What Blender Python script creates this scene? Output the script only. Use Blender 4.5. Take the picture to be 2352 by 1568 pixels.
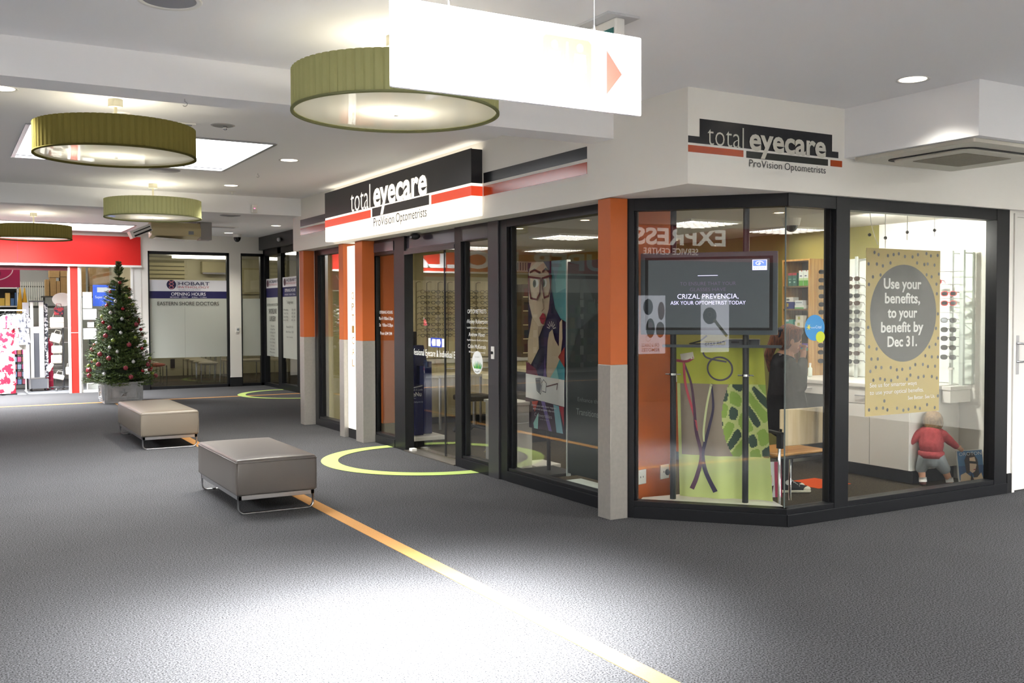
import bpy, bmesh, math, random
from mathutils import Matrix, Vector
S = bpy.context.scene
for o in list(bpy.data.objects): bpy.data.objects.remove(o)
COL = S.collection
PI = math.pi
random.seed(7)

# ---------------------------------------------------------------- camera
def _cam():
    yaw, p, r = 0.5246, 0.031064, 0.003194
    fw = Vector((math.sin(yaw)*math.cos(p), math.cos(yaw)*math.cos(p), -math.sin(p)))
    rt = Vector((math.cos(yaw), -math.sin(yaw), 0)); dn = fw.cross(rt)
    rt2 = rt*math.cos(r) + dn*math.sin(r); dn2 = fw.cross(rt2)
    c = bpy.data.cameras.new('camera'); c.sensor_width = 36; c.sensor_fit = 'HORIZONTAL'; c.lens = 34.697
    c.clip_start = 0.05; c.clip_end = 200
    o = bpy.data.objects.new('camera', c); COL.objects.link(o)
    m = Matrix((( rt2.x, -dn2.x, -fw.x, 0), (rt2.y, -dn2.y, -fw.y, 0), (rt2.z, -dn2.z, -fw.z, 1.6), (0, 0, 0, 1)))
    o.matrix_world = m; S.camera = o
_cam()
# ---------------------------------------------------------------- world, exposure, light levels
W = bpy.data.worlds.new('world'); S.world = W; W.use_nodes = True
W.node_tree.nodes['Background'].inputs[0].default_value = (0.80, 0.90, 1.0, 1)
W.node_tree.nodes['Background'].inputs[1].default_value = 1.0
S.view_settings.view_transform = 'Standard'; S.view_settings.look = 'None'
S.view_settings.gamma = 1; S.view_settings.use_curve_mapping = False
S.view_settings.exposure = 1.75
SKY = 1.8                                   # brightness of the sky seen in the roof light diffusers
DOWN, TROFF, DRUM, SIGN = 1.2, 3.1, 2.7, 0.36
# daylight falling through the roof lights, plus unseen ones added for fill: (x, y, z, size x, size y, watts, spread in degrees, lean of the daylight along +y)
for _x, _y, _z, _sx, _sy, _w, _s, _t in ((1.98, 2.85, 3.5, 1.4, 1.5, 165, 46, 31), (1.70, 10.15, 3.18, 2.0, 1.9, 38, 120, 0), (.4, 20.1, 3.21, 2.6, 1.5, 190, 125, 0),
                                         (1.60, -4.6, 3.5, 1.9, 1.9, 680, 168, 0), (8.6, 1.0, 3.5, 1.9, 1.9, 190, 168, 0), (-4.4, 10.15, 3.18, 1.9, 1.9, 120, 175, 0), (-4.4, 3.2, 3.14, 1.9, 1.9, 150, 175, 0)):  # this row: unseen roof lights added to brighten the arcade
    _l = bpy.data.lights.new('roof_daylight_and_fill', 'AREA'); _l.shape = 'RECTANGLE'; _l.size = _sx; _l.size_y = _sy; _l.energy = _w; _l.spread = math.radians(_s); _l.color = (.97, .985, 1)
    _o = bpy.data.objects.new('roof_daylight_and_fill', _l); COL.objects.link(_o); _o.location = (_x, _y, _z); _o.rotation_euler[0] = math.radians(_t)

# ---------------------------------------------------------------- helpers
def lin(h):
    if isinstance(h, tuple): return h
    h = h.lstrip('#'); v = [int(h[i:i+2], 16)/255 for i in (0, 2, 4)]
    return tuple((c/12.92 if c <= .04045 else ((c+.055)/1.055)**2.4) for c in v)
_M = {}
def mat(name, col='#808080', rough=.5, metal=0, emit=0, noise=None, bump=None, spec=.5, coat=0, trans=0, alpha=1):
    """procedural principled material; noise=(scale, amount), bump=(scale, strength)"""
    if name in _M: return _M[name]
    c = lin(col); m = bpy.data.materials.new(name); m.use_nodes = True; nt = m.node_tree
    b = nt.nodes['Principled BSDF']
    b.inputs['Base Color'].default_value = (*c, 1); b.inputs['Roughness'].default_value = rough
    b.inputs['Metallic'].default_value = metal; b.inputs['Specular IOR Level'].default_value = spec
    b.inputs['Coat Weight'].default_value = coat; b.inputs['Coat Roughness'].default_value = .1
    b.inputs['Transmission Weight'].default_value = trans; b.inputs['Alpha'].default_value = alpha
    if emit:
        b.inputs['Emission Color'].default_value = (*c, 1); b.inputs['Emission Strength'].default_value = emit
    tc = None
    if noise or bump: tc = nt.nodes.new('ShaderNodeTexCoord')
    if noise:
        n = nt.nodes.new('ShaderNodeTexNoise'); n.inputs['Scale'].default_value = noise[0]; n.inputs['Detail'].default_value = 4
        nt.links.new(tc.outputs['Object'], n.inputs['Vector'])
        r = nt.nodes.new('ShaderNodeMapRange'); r.inputs['From Min'].default_value = .3; r.inputs['From Max'].default_value = .7
        r.inputs['To Min'].default_value = 1-noise[1]; r.inputs['To Max'].default_value = 1+noise[1]
        nt.links.new(n.outputs['Fac'], r.inputs['Value'])
        x = nt.nodes.new('ShaderNodeMix'); x.data_type = 'RGBA'; x.blend_type = 'MULTIPLY'; x.inputs[0].default_value = 1
        x.inputs[6].default_value = (*c, 1); nt.links.new(r.outputs[0], x.inputs[7]); nt.links.new(x.outputs[2], b.inputs['Base Color'])
    if bump:
        n = nt.nodes.new('ShaderNodeTexNoise'); n.inputs['Scale'].default_value = bump[0]; n.inputs['Detail'].default_value = 3
        nt.links.new(tc.outputs['Object'], n.inputs['Vector'])
        k = nt.nodes.new('ShaderNodeBump'); k.inputs['Strength'].default_value = bump[1]; k.inputs['Distance'].default_value = .01
        nt.links.new(n.outputs['Fac'], k.inputs['Height']); nt.links.new(k.outputs[0], b.inputs['Normal'])
    _M[name] = m; return m
def glass_mat(name, tint=(1, 1, 1), ior=1.5, gl=(1, 1, 1)):
    if name in _M: return _M[name]
    m = bpy.data.materials.new(name); m.use_nodes = True; nt = m.node_tree; nt.nodes.clear()
    o = nt.nodes.new('ShaderNodeOutputMaterial'); t = nt.nodes.new('ShaderNodeBsdfTransparent'); g = nt.nodes.new('ShaderNodeBsdfGlossy')
    t.inputs[0].default_value = (*tint, 1); g.inputs['Roughness'].default_value = 0.0; g.inputs['Color'].default_value = (*gl, 1)
    f = nt.nodes.new('ShaderNodeFresnel'); f.inputs[0].default_value = ior; x = nt.nodes.new('ShaderNodeMixShader')
    # a thin pane: the same reflectance from either side of each face
    ge = nt.nodes.new('ShaderNodeNewGeometry'); inv = nt.nodes.new('ShaderNodeMix'); inv.data_type = 'FLOAT'
    nt.links.new(ge.outputs['Backfacing'], inv.inputs[0]); inv.inputs[2].default_value = ior; inv.inputs[3].default_value = 1/ior; nt.links.new(inv.outputs[0], f.inputs[0])
    nt.links.new(f.outputs[0], x.inputs[0]); nt.links.new(t.outputs[0], x.inputs[1]); nt.links.new(g.outputs[0], x.inputs[2])
    nt.links.new(x.outputs[0], o.inputs[0]); _M[name] = m; return m
def translucent_mat(name, col, tcol, fac=.5, gloss=0, rough=.1):
    if name in _M: return _M[name]
    m = bpy.data.materials.new(name); m.use_nodes = True; nt = m.node_tree; nt.nodes.clear()
    o = nt.nodes.new('ShaderNodeOutputMaterial'); d = nt.nodes.new('ShaderNodeBsdfDiffuse'); t = nt.nodes.new('ShaderNodeBsdfTranslucent')
    d.inputs[0].default_value = (*lin(col), 1); t.inputs[0].default_value = (*lin(tcol), 1)
    x = nt.nodes.new('ShaderNodeMixShader'); x.inputs[0].default_value = fac
    nt.links.new(d.outputs[0], x.inputs[1]); nt.links.new(t.outputs[0], x.inputs[2]); last = x
    if gloss:
        g = nt.nodes.new('ShaderNodeBsdfGlossy'); g.inputs['Roughness'].default_value = rough
        f = nt.nodes.new('ShaderNodeFresnel'); f.inputs[0].default_value = 1.45
        y = nt.nodes.new('ShaderNodeMixShader'); nt.links.new(f.outputs[0], y.inputs[0])
        nt.links.new(x.outputs[0], y.inputs[1]); nt.links.new(g.outputs[0], y.inputs[2]); last = y
    nt.links.new(last.outputs[0], o.inputs[0]); _M[name] = m; return m
def wood_mat(name, c1, c2, scale=6, axis=2, rough=.4):
    if name in _M: return _M[name]
    m = mat(name, c1, rough); nt = m.node_tree; b = nt.nodes['Principled BSDF']
    tc = nt.nodes.new('ShaderNodeTexCoord'); mp = nt.nodes.new('ShaderNodeMapping')
    s = [scale*6]*3; s[axis] = scale*.5; mp.inputs['Scale'].default_value = s
    n = nt.nodes.new('ShaderNodeTexNoise'); n.inputs['Scale'].default_value = 1; n.inputs['Detail'].default_value = 5
    r = nt.nodes.new('ShaderNodeValToRGB'); r.color_ramp.elements[0].position = .35; r.color_ramp.elements[1].position = .65
    r.color_ramp.elements[0].color = (*lin(c1), 1); r.color_ramp.elements[1].color = (*lin(c2), 1)
    nt.links.new(tc.outputs['Object'], mp.inputs[0]); nt.links.new(mp.outputs[0], n.inputs['Vector'])
    nt.links.new(n.outputs['Fac'], r.inputs[0]); nt.links.new(r.outputs[0], b.inputs['Base Color']); return m
def carpet_mat(name, dark, light, scale=260, tint=None, stripe=0):
    if name in _M: return _M[name]
    m = mat(name, dark, .95, spec=.15); nt = m.node_tree; b = nt.nodes['Principled BSDF']
    tc = nt.nodes.new('ShaderNodeTexCoord'); n = nt.nodes.new('ShaderNodeTexNoise'); n.inputs['Scale'].default_value = scale; n.inputs['Detail'].default_value = 2
    n.inputs['Roughness'].default_value = .7
    src = tc.outputs['Object']
    if stripe:
        mp = nt.nodes.new('ShaderNodeMapping'); mp.inputs['Scale'].default_value = (1, .35, 1); nt.links.new(src, mp.inputs[0]); src = mp.outputs[0]
    nt.links.new(src, n.inputs['Vector'])
    r = nt.nodes.new('ShaderNodeValToRGB'); e = r.color_ramp.elements
    e[0].position = .36; e[1].position = .68; e[0].color = (*lin(dark), 1); e[1].color = (*lin(light), 1)
    nt.links.new(n.outputs['Fac'], r.inputs[0])
    n2 = nt.nodes.new('ShaderNodeTexNoise'); n2.inputs['Scale'].default_value = 1.3; n2.inputs['Detail'].default_value = 3
    nt.links.new(tc.outputs['Object'], n2.inputs['Vector'])
    mr = nt.nodes.new('ShaderNodeMapRange'); mr.inputs['To Min'].default_value = .88; mr.inputs['To Max'].default_value = 1.12
    nt.links.new(n2.outputs['Fac'], mr.inputs['Value'])
    x = nt.nodes.new('ShaderNodeMix'); x.data_type = 'RGBA'; x.blend_type = 'MULTIPLY'; x.inputs[0].default_value = 1
    nt.links.new(r.outputs[0], x.inputs[6]); nt.links.new(mr.outputs[0], x.inputs[7]); nt.links.new(x.outputs[2], b.inputs['Base Color'])
    k = nt.nodes.new('ShaderNodeBump'); k.inputs['Strength'].default_value = .6; k.inputs['Distance'].default_value = .006
    nt.links.new(n.outputs['Fac'], k.inputs['Height']); nt.links.new(k.outputs[0], b.inputs['Normal']); return m
def flat(h, rough=.5): return mat('print_' + (h if isinstance(h, str) else '%.2f_%.2f_%.2f' % h).lstrip('#'), h, rough)

class MB:
    def __init__(s): s.v = []; s.f = []; s.m = []
    def add(s, vs, fs, m=0):
        k = len(s.v); s.v += [tuple(v) for v in vs]; s.f += [tuple(i+k for i in f) for f in fs]; s.m += [m]*len(fs); return s
    def box(s, x0, x1, y0, y1, z0, z1, m=0):
        return s.add([(x0,y0,z0),(x1,y0,z0),(x1,y1,z0),(x0,y1,z0),(x0,y0,z1),(x1,y0,z1),(x1,y1,z1),(x0,y1,z1)],
                     [(3,2,1,0),(4,5,6,7),(0,1,5,4),(1,2,6,5),(2,3,7,6),(3,0,4,7)], m)
    def xbox(s, M, sx, sy, sz, m=0):
        k = [(-1,-1,-1),(1,-1,-1),(1,1,-1),(-1,1,-1),(-1,-1,1),(1,-1,1),(1,1,1),(-1,1,1)]
        return s.add([M @ Vector((a*sx/2, b*sy/2, c*sz/2)) for a, b, c in k],
                     [(3,2,1,0),(4,5,6,7),(0,1,5,4),(1,2,6,5),(2,3,7,6),(3,0,4,7)], m)
    def prism(s, poly, z0, z1, m=0):
        n = len(poly); a = sum(poly[i][0]*poly[(i+1)%n][1]-poly[(i+1)%n][0]*poly[i][1] for i in range(n))
        if a < 0: poly = poly[::-1]
        return s.add([(x,y,z0) for x,y in poly]+[(x,y,z1) for x,y in poly],
                     [tuple(range(n))[::-1], tuple(range(n, 2*n))]+[(i,(i+1)%n,n+(i+1)%n,n+i) for i in range(n)], m)
    def slab(s, poly, y0, y1, m=0):
        """polygon in x,z, thickness along y (front is y0, the smaller)"""
        n = len(poly); a = sum(poly[i][0]*poly[(i+1)%n][1]-poly[(i+1)%n][0]*poly[i][1] for i in range(n))
        if a < 0: poly = poly[::-1]
        return s.add([(x,y0,z) for x,z in poly]+[(x,y1,z) for x,z in poly],
                     [tuple(range(n)), tuple(range(n, 2*n))[::-1]]+[((i+1)%n,i,n+i,n+(i+1)%n) for i in range(n)], m)
    def tube(s, pts, r, n=8, closed=False, m=0, caps=True, flatten=None):
        P = [Vector(p) for p in pts]; N = len(P); rr = r if isinstance(r, (list, tuple)) else [r]*N
        up = None; rings = []
        for i in range(N):
            if closed: t = P[(i+1)%N]-P[i-1]
            else: t = P[min(i+1, N-1)]-P[max(i-1, 0)]
            t.normalize()
            if up is None:
                up = Vector((0,0,1)) if abs(t.z) < .9 else Vector((1,0,0))
            sd = t.cross(up)
            if sd.length < 1e-6: sd = t.cross(Vector((0,1,0)))
            sd.normalize(); up = sd.cross(t).normalized()
            fx, fy = flatten or (1, 1)
            rings.append([P[i]+sd*math.cos(2*PI*k/n)*rr[i]*fx+up*math.sin(2*PI*k/n)*rr[i]*fy for k in range(n)])
        vs = [v for q in rings for v in q]; fs = []
        for i in range(N if closed else N-1):
            a, b = i*n, ((i+1)%N)*n
            for k in range(n): fs.append((a+k, b+k, b+(k+1)%n, a+(k+1)%n)[::-1])
        if not closed and caps: fs += [tuple(range(n)), tuple(range((N-1)*n, N*n))[::-1]]
        return s.add(vs, fs, m)
    def cyl(s, p0, p1, r, r1=None, n=16, m=0): return s.tube([p0, p1], [r, r if r1 is None else r1], n, m=m)
    def lathe(s, prof, n=32, c=(0, 0, 0), m=0, mod=None, close=False):
        vs = []; fs = []; N = len(prof)
        for k in range(n):
            a = 2*PI*k/n; q = mod(k) if mod else 1
            for r, z in prof: vs.append((c[0]+r*q*math.cos(a), c[1]+r*q*math.sin(a), c[2]+z))
        for k in range(n):
            a, b = k*N, ((k+1)%n)*N
            for i in range(N if close else N-1):
                j = (i+1)%N; fs.append((a+i, b+i, b+j, a+j))
        return s.add(vs, fs, m)
    def sph(s, c, r, nu=16, nv=10, m=0, M=None):
        rx, ry, rz = r if isinstance(r, (list, tuple)) else (r, r, r); vs = [(0, 0, rz)]; fs = []
        for j in range(1, nv):
            t = PI*j/nv
            for i in range(nu):
                a = 2*PI*i/nu; vs.append((rx*math.sin(t)*math.cos(a), ry*math.sin(t)*math.sin(a), rz*math.cos(t)))
        vs.append((0, 0, -rz)); L = len(vs)-1
        for i in range(nu): fs.append((0, 1+i, 1+(i+1)%nu)); fs.append((L, L-nu+(i+1)%nu, L-nu+i))
        for j in range(nv-2):
            for i in range(nu):
                a = 1+j*nu; fs.append((a+i, a+nu+i, a+nu+(i+1)%nu, a+(i+1)%nu))
        M = M or Matrix(); C = Vector(c)
        return s.add([C + M @ Vector(v) for v in vs], fs, m)
    def mesh(s, me, M, m=0): return s.add([M @ v.co for v in me.vertices], [tuple(p.vertices) for p in me.polygons], m)
    def build(s, name, mats, parent=None, smooth=False, bevel=0, loc=None, rz=0, seg=2, auto=None):
        me = bpy.data.meshes.new(name); me.from_pydata(s.v, [], s.f)
        mats = mats if isinstance(mats, (list, tuple)) else [mats]
        for x in mats: me.materials.append(x)
        if len(mats) > 1: me.polygons.foreach_set('material_index', s.m)
        if smooth: me.polygons.foreach_set('use_smooth', [True]*len(me.polygons))
        if auto:
            me.polygons.foreach_set('use_smooth', [True]*len(me.polygons)); me.set_sharp_from_angle(angle=math.radians(auto))
        me.update()
        o = bpy.data.objects.new(name, me); COL.objects.link(o)
        if parent: o.parent = parent
        if loc: o.location = loc
        if rz: o.rotation_euler[2] = rz
        if bevel:
            b = o.modifiers.new('bevel', 'BEVEL'); b.width = bevel; b.segments = seg; b.limit_method = 'ANGLE'; b.angle_limit = .6; b.harden_normals = False
        return o
def tag(o, label, cat=None, group=None, kind=None):
    if label: o['label'] = label
    if cat: o['category'] = cat
    if group: o['group'] = group
    if kind: o['kind'] = kind
    return o
def struct(o, label=None): o['kind'] = 'structure'; o['label'] = label or ''; 
def thing(name, label, cat, loc=(0,0,0), rz=0, group=None):
    o = bpy.data.objects.new(name, None); o.empty_display_size = .05; COL.objects.link(o)
    o.location = loc; o.rotation_euler[2] = rz; return tag(o, label, cat, group)
def dup(root, loc, rz=None, label=None, parent=None):
    c = root.copy(); COL.objects.link(c); c.parent = parent
    if loc is not None: c.location = loc
    if rz is not None: c.rotation_euler[2] = rz
    if label: c['label'] = label
    for ch in list(root.children): dup(ch, None, None, None, c)
    return c
ORD = ['first','second','third','fourth','fifth','sixth','seventh','eighth','ninth','tenth','eleventh','twelfth','thirteenth','fourteenth']

# lettering as thin real meshes, local x right, z up, facing -y
_T = {}
def text_mesh(st, off=0, depth=.0, space=1):
    k = (st, off, depth, space)
    if k not in _T:
        c = bpy.data.curves.new('letters', 'FONT'); c.body = st; c.size = 1; c.extrude = depth; c.offset = off; c.resolution_u = 3; c.space_character = space
        o = bpy.data.objects.new('letters', c); me = bpy.data.meshes.new_from_object(o); bpy.data.objects.remove(o)
        xs = [v.co.x for v in me.vertices]; ys = [v.co.y for v in me.vertices]
        _T[k] = (me, min(xs), max(xs), min(ys), max(ys))
    return _T[k]
def text(mb, st, x, z, w=None, h=.1, y=-.002, m=0, off=0, align='l', space=1, cap=None):
    """letters into mesh builder; h = height of the capitals, w = fitted width"""
    me, x0, x1, y0, y1 = text_mesh(st, off, 0, space); sc = h/(cap or .682); sx = sc if w is None else w/(x1-x0)
    wd = sx*(x1-x0); ox = {'l': x, 'c': x-wd/2, 'r': x-wd}[align]
    M = Matrix(((sx, 0, 0, ox-sx*x0), (0, 0, 0, y), (0, sc, 0, z), (0, 0, 0, 1)))
    return mb.mesh(me, M, m)
def ell(cx, cz, rx, rz, n=28, a0=0, a1=2*PI): return [(cx+rx*math.cos(a0+(a1-a0)*i/n), cz+rz*math.sin(a0+(a1-a0)*i/n)) for i in range(n)]
def stroke(pts, w):
    """a flat ribbon along 2d points -> list of quads"""
    out = []
    for (x0, z0), (x1, z1) in zip(pts, pts[1:]):
        dx, dz = x1-x0, z1-z0; L = math.hypot(dx, dz) or 1; nx, nz = -dz/L*w/2, dx/L*w/2; ex, ez = dx/L*w*.3, dz/L*w*.3
        out.append([(x0+nx-ex, z0+nz-ez), (x0-nx-ex, z0-nz-ez), (x1-nx+ex, z1-nz+ez), (x1+nx+ex, z1+nz+ez)])
    return out
class Print:
    """flat print: coloured shapes in layers just proud of a sheet, local x right, z up, facing -y"""
    def __init__(s, y=-.001, eps=.0007, rough=.5): s.mb = MB(); s.mats = []; s.y = y; s.eps = eps; s.rough = rough; s.k = 0
    def mi(s, col):
        m = col if not isinstance(col, (str, tuple)) else flat(col, s.rough)
        if m not in s.mats: s.mats.append(m)
        return s.mats.index(m)
    def poly(s, col, pts, up=True):
        if up: s.k += 1
        a = sum(pts[i][0]*pts[(i+1)%len(pts)][1]-pts[(i+1)%len(pts)][0]*pts[i][1] for i in range(len(pts)))
        if a < 0: pts = pts[::-1]
        y = s.y-s.eps*s.k; s.mb.add([(x, y, z) for x, z in pts], [tuple(range(len(pts)))], s.mi(col)); return s
    def rect(s, col, x0, x1, z0, z1, up=True): return s.poly(col, [(x0,z0),(x1,z0),(x1,z1),(x0,z1)], up)
    def oval(s, col, cx, cz, rx, rz, up=True): return s.poly(col, ell(cx, cz, rx, rz), up)
    def line(s, col, pts, w):
        s.k += 1
        for q in stroke(pts, w): s.poly(col, q, False)
        return s
    def text(s, col, st, x, z, w=None, h=.1, off=0, align='l', space=1):
        s.k += 1; text(s.mb, st, x, z, w, h, s.y-s.eps*s.k, s.mi(col), off, align, space); return s
    def build(s, parent, name='print'): return s.mb.build(name, s.mats, parent)
# ---------------------------------------------------------------- materials
white = mat('white_paint', '#eeebe3', .55, bump=(90, .05)); ceilm = mat('ceiling_paint', '#f1f1f2', .7, bump=(60, .04))
carpet = carpet_mat('grey_carpet', '#1b1b1c', '#68686a', 115); shopcarpet = carpet_mat('brown_carpet', '#2b2822', '#5a5040', 200, stripe=1)
farcarpet = carpet_mat('taupe_carpet', '#4c463c', '#756c5e', 120)
orangeline = mat('orange_carpet', '#bd8c58', .9, noise=(200, .12), spec=.1); lime = mat('lime_carpet', '#b2c874', .9, noise=(200, .1), spec=.1)
black = mat('black_aluminium', '#17181b', .38, spec=.35); darkgrey = mat('charcoal_aluminium', '#3a393c', .35)
orange = mat('orange_paint', '#c06024', .5, bump=(120, .06)); steel = mat('brushed_steel', '#b3aea6', .36, .55, noise=(30, .05))
chrome = mat('chrome', '#d8d8da', .12, 1); satin = mat('satin_metal', '#b8b8ba', .3, 1)
glass = glass_mat('shop_glass', (.96, .97, .96)); clear = glass_mat('clear_acrylic', (.93, .96, .95))
olive = mat('olive_paint', '#8d8746', .6); cream = mat('cream_paint', '#cfc8a6', .7); red = mat('red_panel', (.64,.022,.018), .4, spec=.2)
blackmatt = mat('matt_black', '#101012', .6); navy = mat('navy_card', '#171d52', .45); whitelam = mat('white_laminate', '#e4e1da', .35)
bamboo = wood_mat('bamboo', '#b98a4a', '#d3a966', 5); maple = wood_mat('maple_ply', '#cdb48c', '#dcc7a2', 4, 2); beech = wood_mat('beech_seat', '#c98a45', '#dca65e', 4, 0)
palewood = wood_mat('pale_maple', '#cfc093', '#ddd0a8', 4); vinyl = flat('#f4f4f2'); card = mat('cardboard', '#a98c5e', .8, noise=(20, .08))
leather = mat('taupe_vinyl', '#625c57', .32, bump=(300, .03)); greyp = mat('grey_plastic', '#8a8d92', .5); whitep = mat('white_plastic', '#eceae4', .4)
def emitter(name, col, k): return mat(name, col, .5, emit=k)
daylight = emitter('roof_light_diffuser', '#f6f8fc', SKY)
lampdisc = emitter('downlight_disc', '#fff3df', DOWN); tube_l = emitter('fluorescent', '#fff8ea', TROFF)

# ---------------------------------------------------------------- floors
struct(MB().box(-8.2, 12, -7, 21.3, -.1, 0).build('floor', carpet), 'dark grey speckled carpet of the arcade')
FLOOR = bpy.data.objects['floor']
def inlay(name, mb, m): o = mb.build(name, m, FLOOR); return o
inlay('inlaid_line', MB().box(2.61, 2.72, -6, 18.7, 0, .003), orangeline)
inlay('inlaid_line', MB().box(-8, 6.05, 18.68, 18.80, 0, .003), orangeline)
def ring(cx, cy, r0, r1, a0, a1, n=48, sy=1):
    mb = MB(); vs = []; 
    for i in range(n+1):
        a = a0+(a1-a0)*i/n; vs += [(cx+r0*math.cos(a), cy+r0*math.sin(a)*sy, .0045), (cx+r1*math.cos(a), cy+r1*math.sin(a)*sy, .0045)]
    return mb.add(vs, [(2*i, 2*i+1, 2*i+3, 2*i+2) for i in range(n)])
inlay('inlaid_ring', ring(4.58, 9.72, .98, 1.16, PI/2, 3*PI/2), lime)
inlay('inlaid_ring', ring(6.05, 18.72, 1.03, 1.18, PI/2, 3*PI/2), lime)
struct(MB().prism([(4.66,13.1),(4.66,6.25),(5.42,5.34),(8.3,5.34),(8.3,13.1)], 0, .004).build('floor_shop', shopcarpet), 'brown ribbed carpet inside the optometrist')
struct(MB().box(-8.2, 3.6, 21.35, 26, -.02, .004).build('floor_discount_shop', mat('grey_vinyl', '#77797d', .6)), 'grey vinyl floor of the discount shop')
struct(MB().box(3.62, 11, 21.3, 26, -.02, .004).box(6.12, 11, 14, 21.3, -.02, .004).build('floor_clinic', farcarpet), 'brown carpet of the pathology waiting room')
o = MB().prism([(6.72,6.62),(7.15,6.63),(7.2,6.24),(6.76,6.22)], .004, .007).build('carpet_tile', mat('orange_tile', '#d0501c', .9, spec=.1), bpy.data.objects['floor_shop'])

# ---------------------------------------------------------------- ceilings with roof lights
H1, H2, H3 = 3.105, 3.17, 3.2
def slab_with_holes(name, x0, x1, y0, y1, z, holes, label):
    mb = MB(); ys = sorted({y0, y1} | {h[2] for h in holes} | {h[3] for h in holes})
    for a, b in zip(ys, ys[1:]):
        cut = sorted((h[0], h[1]) for h in holes if h[2] <= a and h[3] >= b); x = x0
        for c0, c1 in cut: mb.box(x, c0, a, b, z, z+.12); x = c1
        mb.box(x, x1, a, b, z, z+.12)
    o = mb.build(name, ceilm); struct(o, label); return o
slab_with_holes('ceiling_near', -8.2, 12, -7, 6.1, H1, [(.8, 2.7, 1.9, 3.8), (.65, 2.55, -5.55, -3.65), (7.65, 9.55, .05, 1.95), (-5.4, -3.4, 2.2, 4.2)], 'white plasterboard ceiling nearest the camera')
slab_with_holes('ceiling_middle', -8.2, 4.5, 6.1, 13.5, H2, [(.66, 2.74, 9.15, 11.15), (-5.4, -3.4, 9.15, 11.15)], 'white ceiling between the two beams')
slab_with_holes('ceiling_far', -8.2, 6.3, 13.5, 21.6, H3, [(-1.2, 3.15, 19.3, 20.9)], 'white ceiling in front of the far shops')
def roof_light(x0, x1, y0, y1, z, m, label, d=.5):
    r = thing('roof_light', label, 'skylight', ((x0+x1)/2, (y0+y1)/2, z)); a, b = (x1-x0)/2, (y1-y0)/2
    MB().box(-a, a, -b, b, d-.04, d).build('diffuser', m, r)
    mb = MB(); t = .03
    mb.box(-a-t, -a, -b-t, b+t, .005, d).box(a, a+t, -b-t, b+t, .005, d).box(-a, a, -b-t, -b, .005, d).box(-a, a, b, b+t, .005, d)
    mb.build('shaft', white, r)
    mb = MB(); mb.box(-a-.02, -a+.015, -b, b, -.012, .012).box(a-.015, a+.02, -b, b, -.012, .012).box(-a, a, -b-.02, -b+.015, -.012, .012).box(-a, a, b-.015, b+.02, -.012, .012)
    mb.build('edge_trim', satin, r)
roof_light(.8, 2.7, 1.9, 3.8, H1, daylight, 'bright roof light over the foreground carpet')
roof_light(.65, 2.55, -5.55, -3.65, H1, daylight, 'unseen roof light added behind the viewpoint for fill')  # added out of view to lift the ambient light
roof_light(7.65, 9.55, .05, 1.95, H1, daylight, 'unseen roof light added over the side passage to brighten the right')  # added out of view to brighten the walls and ceiling on the right
roof_light(.66, 2.74, 9.15, 11.15, H2, daylight, 'square roof light beyond the first beam', .06)
roof_light(-5.4, -3.4, 9.15, 11.15, H2, daylight, 'unseen roof light added beyond the left edge for fill', .06)  # unseen, added to light the shopfront from the left
roof_light(-5.4, -3.4, 2.2, 4.2, H1, daylight, 'unseen roof light added for fill over the floor left of the viewpoint', .12)  # another unseen one, added to brighten the fascia
roof_light(-1.2, 3.15, 19.3, 20.9, H3, daylight, 'long roof light in front of the red shop fascia', .06)
struct(MB().box(-8.2, 4.4, 6.05, 6.33, 2.885, 3.3).build('trim_beam_1', ceilm), 'white downstand beam behind the nearest drum lamp')
struct(MB().box(-8.2, 4.4, 13.45, 13.72, 2.93, 3.35).build('trim_beam_2', ceilm), 'white downstand beam near the end of the optometrist fascia')

# ---------------------------------------------------------------- optometrist shell
FX, FY = 4.385, 5.2
fasc = MB().prism([(FX,FY),(12,FY),(12,5.5),(5.5,5.5),(4.80,6.25),(4.80,13.82),(FX,13.82)], 2.455, 3.35).build('wall_fascia', white)
struct(fasc, 'cream painted fascia over the optometrist shopfront')
struct(MB().box(5.9, 7.12, 4.09, 5.21, 2.738, 3.11).build('wall_bulkhead', ceilm), 'white bulkhead box beside the corner sign')
struct(MB().prism([(4.70,13.2),(4.70,6.35),(5.52,5.42),(8.4,5.42),(8.4,13.2)], 2.463, 2.5).build('ceiling_shop', mat('shop_ceiling', '#c9c6bd', .8)), 'grey white ceiling inside the optometrist')
struct(MB().box(8.3, 8.4, 5.34, 6.86, 0, 2.5).build('wall_shop_side', white), 'white side wall inside the optometrist')
struct(MB().box(8.301, 8.4, 6.86, 13.2, 0, 2.5).build('wall_shop_olive', olive), 'olive green wall at the back of the optometrist')
struct(MB().box(4.68, 8.4, 13.1, 13.2, 0, 2.5).build('wall_shop_end', mat('buff_wall', '#b4a878', .7)), 'buff end wall behind the spectacle displays')
struct(MB().box(5.42, 5.86, 13.04, 13.1, 0, 2.45).build('wall_orange_end', orange), 'orange strip of wall behind the sliding doors')
P0 = Vector((4.80, 6.30, 0)); 
ow = MB().box(0, .56, -.05, .05, 0, 2.455).build('wall_orange_partition', orange, loc=(4.74, 6.33, 0), rz=math.radians(15)); struct(ow, 'orange partition beside the corner window')

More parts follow.
